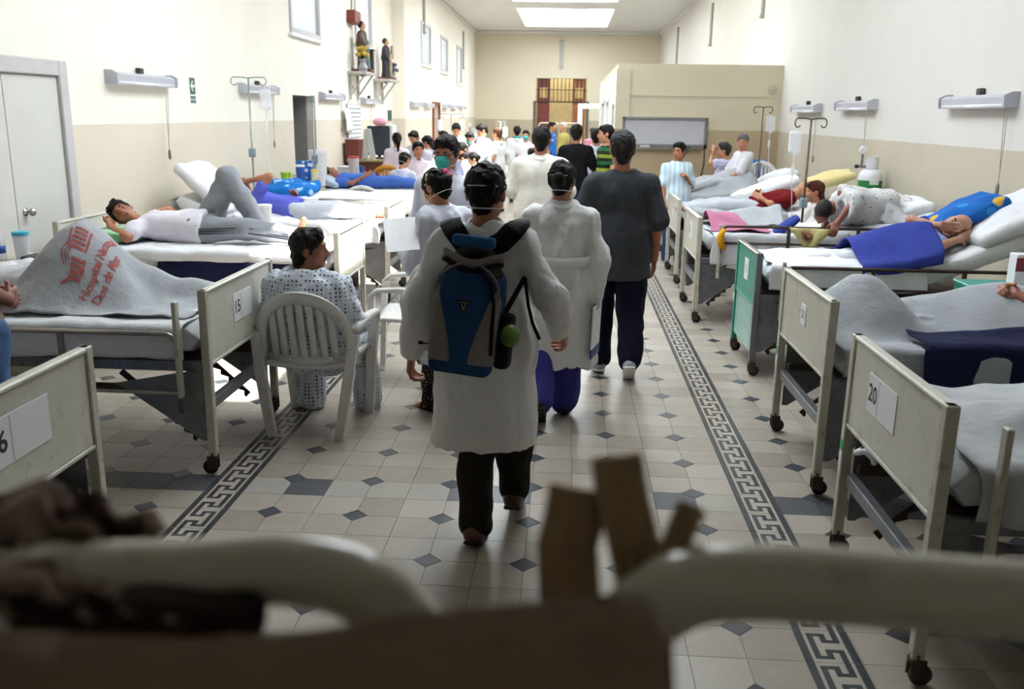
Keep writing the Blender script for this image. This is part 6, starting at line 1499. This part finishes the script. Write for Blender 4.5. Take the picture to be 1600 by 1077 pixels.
person('woman with reddish-brown hair leaning beside the dark red patient', (q[0]+.05, 6.35, q[2]-1.47), 100, 1.5, dict(face=(.2, .9, -.1), elL=(-.2, .15, 1.15), elR=(.2, .15, 1.15)), hair='long', hairc='4a2418', skin='9a6a50', wear=(('shirt', cloth('white_blouse', 'd8d6d4'), dict(sleeve=.9, hem=-.1)), pants('3a3f4a')), group='people in the ward', seed=27)
b = BEDS['R6']
person('grey-haired patient sitting up wrapped in a grey blanket', (2.86, 9.42, .78), 105, 1.58, dict(pel=(0, -.02, .14), chest=(0, -.09, .44), neck=(0, -.08, .61), head=(0, -.05, .75), faceW=(-.4, -1, -.05), shL=(-.17, -.08, .56), shR=(.17, -.08, .56), elL=(-.2, .05, .32), elR=(.2, .05, .32), wrL=(-.08, .22, .24), wrR=(.08, .22, .24), hiL=(-.09, .04, .13), hiR=(.09, .04, .13), knL=(-.1, .42, .18), knR=(.1, .42, .18), anL=(-.1, .8, .08), anR=(.1, .8, .08)), hair='short', hairc='6a6664', skin='9a6c56', feet=None, face=True,
    wear=(('shirt', cloth('shirt_offwhite', 'd8d6dc'), dict(sleeve=.95, hem=-.05, i=.018)), pants('b8bcc4')), group='patients in bed', seed=28)
person('patient with a hand raised to the forehead behind the grey-haired one', (2.66, 9.95, .68), 80, 1.58, dict(pel=(0, -.02, .14), chest=(0, -.12, .42), neck=(0, -.12, .58), head=(0, -.08, .72), face=(-.1, 1, .1), shL=(-.17, -.12, .54), shR=(.17, -.12, .54), elL=(-.24, .1, .52), wrL=(-.06, .06, .76), hdL=(1, -.1, .2), elR=(.24, .02, .36), wrR=(.06, .10, .62), hdR=(-.5, 0, .8), hiL=(-.09, .04, .13), hiR=(.09, .04, .13), knL=(-.1, .42, .14), knR=(.1, .42, .14), anL=(-.1, .8, .08), anR=(.1, .8, .08)), hair='short', hairc='2c2826', skin='9a6c56', feet=None, face=True,
    wear=(('shirt', spotted('gown_check', 'c4c6dc', '8088b4', 24, .25, .2), dict(sleeve=.6, hem=-.05, i=.016)), pants('b8bcc4')), group='patients in bed', seed=29)
b = BEDS['R21']; q = at_y(1512, 478, 1.28)
person('patient on bed 21 with clasped hands, face out of the picture', b.P(.06, .02, .80), ((0, 0, 1), (1, 0, .04)), 1.60, dict(
    chest=(0, .02, 1.22), neck=(0, .06, 1.40), head=(0, .14, 1.53), face=(0, .9, -.35), hup=(0, .35, .9), elL=(-.26, .02, 1.20), wrL=(-.05, .16, 1.05), hdL=(.55, .1, -.75), hnL=(.6, -.6, .3), elR=(.26, .02, 1.20), wrR=(.05, .17, 1.05), hdR=(-.5, .1, -.75), hnR=(-.6, -.6, .3), cuL=1.1, cuR=1.1, pel=(0, -.08, .93), knL=(-.1, -.05, .5), knR=(.1, -.05, .5), anL=(-.1, -.06, .12), anR=(.1, -.06, .12), hiL=(-.09, -.05, .9), hiR=(.09, -.05, .9)), hair='short', skin='8f6050', feet=None, face=True, lie=True,
    wear=(('shirt', cloth('gown_white', 'd6d8dc'), dict(sleeve=.6, hem=-.1, i=.016)), pants('b8bcc4')), group='patients in bed', seed=30)
b = BEDS['L15']
person('patient on bed 15 with knees drawn up under the printed blanket', b.P(.22, .05, .84), ((0, 0, 1), (-1, 0, 0)), 1.62, dict(
    head=(0, .08, 1.53), face=(.2, .9, -.1), elL=(-.24, 0, 1.1), wrL=(-.14, .05, 1.0), elR=(.30, -.02, 1.12), wrR=(.40, .02, .98), hdR=(.5, -.1, -1), knL=(-.04, .20, .66), knR=(.06, .22, .66), anL=(-.05, -.04, .40), anR=(.08, -.04, .40)), hair='short', skin='8f6050', feet=None, lie=True,
    wear=(('shirt', cloth('gown_white', 'd6d8dc'), dict(sleeve=.6, hem=-.1)), pants('b8bcc4')), group='patients in bed', seed=31)
# visitor cut by the left edge of the picture
person('visitor in jeans with a bare forearm, cut off by the left edge', (-1.985, .14, 0), -10, 1.68, dict(shR=(.18, -.02, 1.385), elR=(.245, -.09, 1.10), wrR=(.14, .12, 1.02), hdR=(-.4, 1, 0)), hair='short', skin='6b4236', wear=(('shirt', cloth('shirt_tan', '8a7a66'), dict(sleeve=.35, hem=-.05)), pants('54719c', ank=.07)), seed=32)
# ---- what the walking people carry
def clipboard():
    p = at_y(931, 515, 1.95); ax = np.array([unit((.25, 1, 0)), unit((.03, .1, 1)), (0, 0, 0)]); ax[2] = np.cross(ax[0], ax[1])
    r = empty('clipboard', p-np.array([0, 0, .16]), 'white clipboard in the right hand of the nurse in purple', 'clipboard')
    MB().obox(p, (.11, .155, .004), ax, .002).build('board', mPAPER, r); MB().obox(p+ax[1]*.14, (.04, .012, .009), ax, .003).build('clip', mCHROME, r)
    MB().obox(p-ax[1]*.13, (.112, .03, .0055), ax, .002).build('blue_edge', M('edge_blue', '2a3a78', .5), r)
clipboard()
def backpack():
    top = at_y(748, 376, .13); bot = at_y(726, 570, .07); ctr = (top+bot)/2; H = np.linalg.norm(top-bot)/2
    u_ = unit(top-bot); n = unit(np.cross(np.array([1., .0, 0]), u_)); n = n if n[1] < 0 else -n; n = unit(n+np.array([-.12, 0, 0])); rt = unit(np.cross(u_, -n)); n = np.cross(u_, rt); n = n if n[1] < 0 else -n
    rt = rt if rt[0] > 0 else -rt
    A = np.array([rt, u_, n]); r = empty('backpack', bot, 'blue, black and grey backpack on the man in the white coat', 'backpack'); w = lambda x, y, z: ctr+rt*x+u_*y+n*z
    blue = cloth('pack_blue', '1d3f66', .15); blk = cloth('pack_black', '141517', .1); gry = cloth('pack_grey', '7d7672', .12)
    O = dict(axes=A, org=ctr)
    s = SDF(.007); s.box((0, -.06, .02), (.135, H-.06, .075), rd=.05); s.ell((0, H*.5, .02), (.105, H*.46, .07), k=.06); s.noise(.005, .06, 2); s.plane((0, H*.52, 0), (0, 1, .25)); sdf_obj(s, 'main_bag', blue, r, **O)
    s = SDF(.007); s.box((0, -.06, .02), (.134, H-.06, .074), rd=.05); s.ell((0, H*.5, .02), (.10, H*.5, .07), k=.06); s.plane((0, H*.52, 0), (0, -1, -.25)); sdf_obj(s, 'top_flap', blk, r, **O)
    def pocket(e):
        q = SDF(.0055); q.box((0, -.118, .085), (.126+e, .156+e, .045+e), rd=.035); q.ell((0, .045, .085), (.115+e, .105+e, .04+e), k=.05); return q
    fp = sdf_obj(pocket(0), 'front_pocket', blue, r, **O)
    for x in (-1, 1):
        s = pocket(.003); xc = lambda y: .036+.40*np.maximum(0, y+.20)**1.25
        s.func(lambda X, D, x=x: np.maximum(np.maximum(D, xc(X[:, 1])-x*X[:, 0]), np.maximum(-(X[:, 1]+.225), .06-X[:, 2]))); sdf_obj(s, 'side_panel', gry, fp, **O)
    MB().tube([w(-.128, -.20, .095)]+[w(-.125*math.cos(t), .045+.115*math.sin(t), .105) for t in np.linspace(0, math.pi, 15)]+[w(.128, -.20, .095)], .0055, 6).build('piping', gry, fp, True)
    for x in (.118,): MB().tube([w(.035, .150, .112), w(.09, .10, .122), w(.113, .02, .128), w(.118, -.08, .128), w(.122, -.18, .120)], .008, 6).build('zip', blk, fp, True)
    G_ = np.array([[w(x, .178-.035*math.cos(x*24)*.5+t, .055+.047*(1-(x/.125)**2)) for t in (-.016, .016)] for x in np.linspace(-.118, .118, 14)])
    solidify(MB().grid(G_).build('reflective_band', gry, r, True, fix=False), .008, 0)
    G_ = np.array([[w(x, .150-.035*math.cos(x*24)*.5+t, .058+.050*(1-(x/.125)**2)) for t in (-.010, .010)] for x in np.linspace(-.120, .120, 14)])
    solidify(MB().grid(G_).build('upper_zip', blk, r, True, fix=False), .01, 0)
    s = SDF(.006); s.box((-.0, .245, .082), (.085, .022, .018), rd=.012); sdf_obj(s, 'grab_pad', cloth('pack_blue2', '24507c', .1), r, **O)
    tri_ = [(-.026, .02), (.026, .02), (0, -.03)]
    lg = MB().prism(tri_, w(-.0, .0, .134), A, .006).build('logo', blk, fp)
    MB().prism([(-.018, .014), (.018, .014), (.018, .010), (-.018, .010)], w(0, .0, .140), A, .0015).prism([(-.010, .006), (-.004, .006), (.0, -.008), (.006, .006), (.012, .006), (.002, -.02), (-.002, -.02)], w(0, .0, .140), A, .0015).build('logo_mark', gry, lg)
    # shoulder straps over the coat, loose ends below
    for pts in (((758, 392, .16), (728, 385, .165), (712, 362, .17), (705, 350, .24), (706, 346, .38)), ((760, 392, .16), (785, 380, .165), (803, 362, .17), (812, 352, .24), (812, 347, .38))):
        P = [at_y(*p) for p in pts]; G_ = []
        for i, p in enumerate(P):
            d = unit(P[min(i+1, 4)]-P[max(i-1, 0)]); sd = unit(np.cross(d, np.array([0, -1., .45]))); G_.append([p-sd*.042+np.array([0, -.030, .006]), p+np.array([0, -.036, .012]), p+sd*.042+np.array([0, -.030, .006])])
        solidify(MB().grid(np.array(G_)).build('shoulder_strap', blk, r, True, fix=False), .012, 0)
    MB().tube([at_y(783, 500, .12), at_y(800, 470, .14), at_y(820, 434, .20)], .011, 8).build('side_strap', blk, r, True)
    MB().tube([at_y(820, 434, .19), at_y(826, 480, .17), at_y(832, 505, .15), at_y(843, 531, .14)], .007, 8).build('loose_strap', blk, r, True)
    MB().tube([at_y(676, 538, .06), at_y(660, 536, .05)], .003, 6).tube([at_y(661, 536, .05), at_y(654, 535, .05)], .007, 8).build('zip_pull', blk, r, True)
    s = SDF(.008); s.box((.152, -.13, .01), (.03, .11, .05), rd=.02); sdf_obj(s, 'side_pocket', blk, r, **O)
    q = w(.178, -.10, .055); f = empty('fruit', q-np.array([0, 0, .05]), 'green and red fruit in the side pocket of the backpack', 'fruit')
    MB().ell(q, (.041, .041, .045), n=16, m=12).build('flesh', M('fruit_green', '5a7a2c', .4, var=.3, scale=20, dirt='8a2a20'), f, True)
    MB().tube([q+[0, 0, .038], q+[.004, 0, .055]], .004, 6).build('stem', M('stem_brown', '4a3420', .6), f)
backpack()
# ------------------------------------------------------------------ the out-of-focus bed frame right before the camera
mTUBEC = M('cream_tube', 'b8b2a0', .18, var=.08, dirt='6a5a48'); mCANV = cloth('brown_canvas', '84705c', .15); mCANV2 = cloth('tan_strap', '937b5a', .12)
fr_ = empty('near_bed', (.3, -2.9, 0), 'out-of-focus cream tubular bed frame right in front of the camera', 'bed')
def bend(P, n=10):
    out = []; P = [np.array(p) for p in P]
    for i in range(len(P)-1):
        p0, p1, p2, p3 = P[max(i-1, 0)], P[i], P[i+1], P[min(i+2, len(P)-1)]
        for t in np.linspace(0, 1, n, endpoint=False):
            out.append(.5*((2*p1)+(-p0+p2)*t+(2*p0-5*p1+4*p2-p3)*t*t+(-p0+3*p1-3*p2+p3)*t**3))
    return out+[P[-1]]
L_ = [at_d(-60, 915, .56), at_d(110, 903, .56), at_d(300, 898, .56), at_d(450, 890, .56), at_d(560, 915, .555), at_d(640, 985, .55), at_d(690, 1100, .55)]
L_ = bend(L_); e = L_[-1]; L_ += [np.array([e[0]+.01, e[1], .9]), np.array([e[0]+.01, e[1], .02])]
MB().tube(L_, .0225, 14).build('tube_rail', mTUBEC, fr_, True)
R_ = [at_d(1750, 945, .54), at_d(1500, 930, .54), at_d(1250, 912, .54), at_d(1090, 915, .54), at_d(1000, 965, .54), at_d(960, 1040, .54), at_d(950, 1150, .54)]
R_ = bend(R_); e = R_[-1]; R_ += [np.array([e[0], e[1], .9]), np.array([e[0], e[1], .02])]
MB().tube(R_, .0235, 14).build('tube_rail', mTUBEC, fr_, True)
# canvas sheet across the bottom, straps and a crumpled cloth tied to the frame
G_ = []
for px, py in ((-80, 985), (100, 992), (300, 1000), (480, 990), (650, 962), (820, 945), (960, 930), (1010, 945), (1045, 1010)):
    col = []
    for t in np.linspace(0, 1, 8):
        p = at_d(px+ (20 if px > 1000 else 0)*t, py+t*420, .47-.03*math.sin(3*t)+.01*math.sin(px*.02)); col.append(p)
    G_.append(col)
solidify(MB().grid(np.array(G_)).build('canvas_sheet', mCANV, smooth=True, fix=False, label='brown canvas hanging across the bottom of the near bed frame', cat='canvas'), .006, 0)
def strap(pts, w0, D, label):
    G_ = []; P = [at_d(x, y, D) for x, y in pts]
    for i, p in enumerate(P):
        d = unit(P[min(i+1, len(P)-1)]-P[max(i-1, 0)]); sd = unit(np.cross(d, CF)); G_.append([p-sd*w0/2, p+CF*(-.006), p+sd*w0/2])
    solidify(MB().grid(np.array(G_)).build('canvas_strap', mCANV2, smooth=True, fix=False, label=label, cat='strap', group='canvas straps on the near frame'), .008, 0)
strap(((905, 762), (897, 810), (885, 850), (890, 930), (900, 960)), .037, .58, 'blurred tan strap end sticking up, left of the pair')
strap(((962, 712), (970, 770), (985, 830), (1000, 900), (1000, 950)), .030, .57, 'blurred tan strap end sticking up, taller of the pair')
strap(((1082, 788), (1068, 815), (1055, 848), (1045, 890)), .014, .56, 'short blurred dark strap end right of the pair')
def fold(pts, w0, label, mat, seed):
    P = [at_d(*p) for p in pts]; P = bend(P, 8); G_ = []; n = len(P)
    for i, p in enumerate(P):
        d = unit(P[min(i+1, n-1)]-P[max(i-1, 0)]); sd = unit(np.cross(d, CF)); row = []
        for t in np.linspace(-1, 1, 9):
            row.append(p+sd*w0*t*(.8+.3*math.sin(i*.7+seed))-CF*(.012*math.cos(t*5+i*.3+seed)+.004*math.sin(i*1.3)))
        G_.append(row)
    return solidify(MB().grid(np.array(G_)).build('crumpled_cloth', mat, smooth=True, fix=False, label=label, cat='cloth'), .006, 0)
mCRU = cloth('crumple_brown', '8a7668', .3)
fold(((-60, 800, .60), (40, 795, .60), (120, 805, .60), (185, 830, .60), (240, 850, .60)), .016, 'blurred brown cloth end lying along the top of the left tube', cloth('crumple_dark', '5a463a', .3), 1)
fold(((-60, 850, .575), (30, 850, .57), (90, 870, .57), (120, 910, .57)), .030, 'blurred crumpled brown cloth over the left end of the near frame', mCRU, 2)
fold(((-60, 925, .53), (60, 920, .53), (160, 945, .53), (260, 975, .53), (400, 990, .53)), .014, 'blurred brown cloth fold slanting under the left tube', mCRU, 3)
s = SDF(.008); s.cap(at_d(60, 960, .53), at_d(380, 968, .53), .018, .016); s.noise(.006, .04, 2); sdf_obj(s, 'canvas_roll', cloth('dark_brown', '2c211c', .2), label='dark brown roll of canvas under the left tube', cat='canvas')
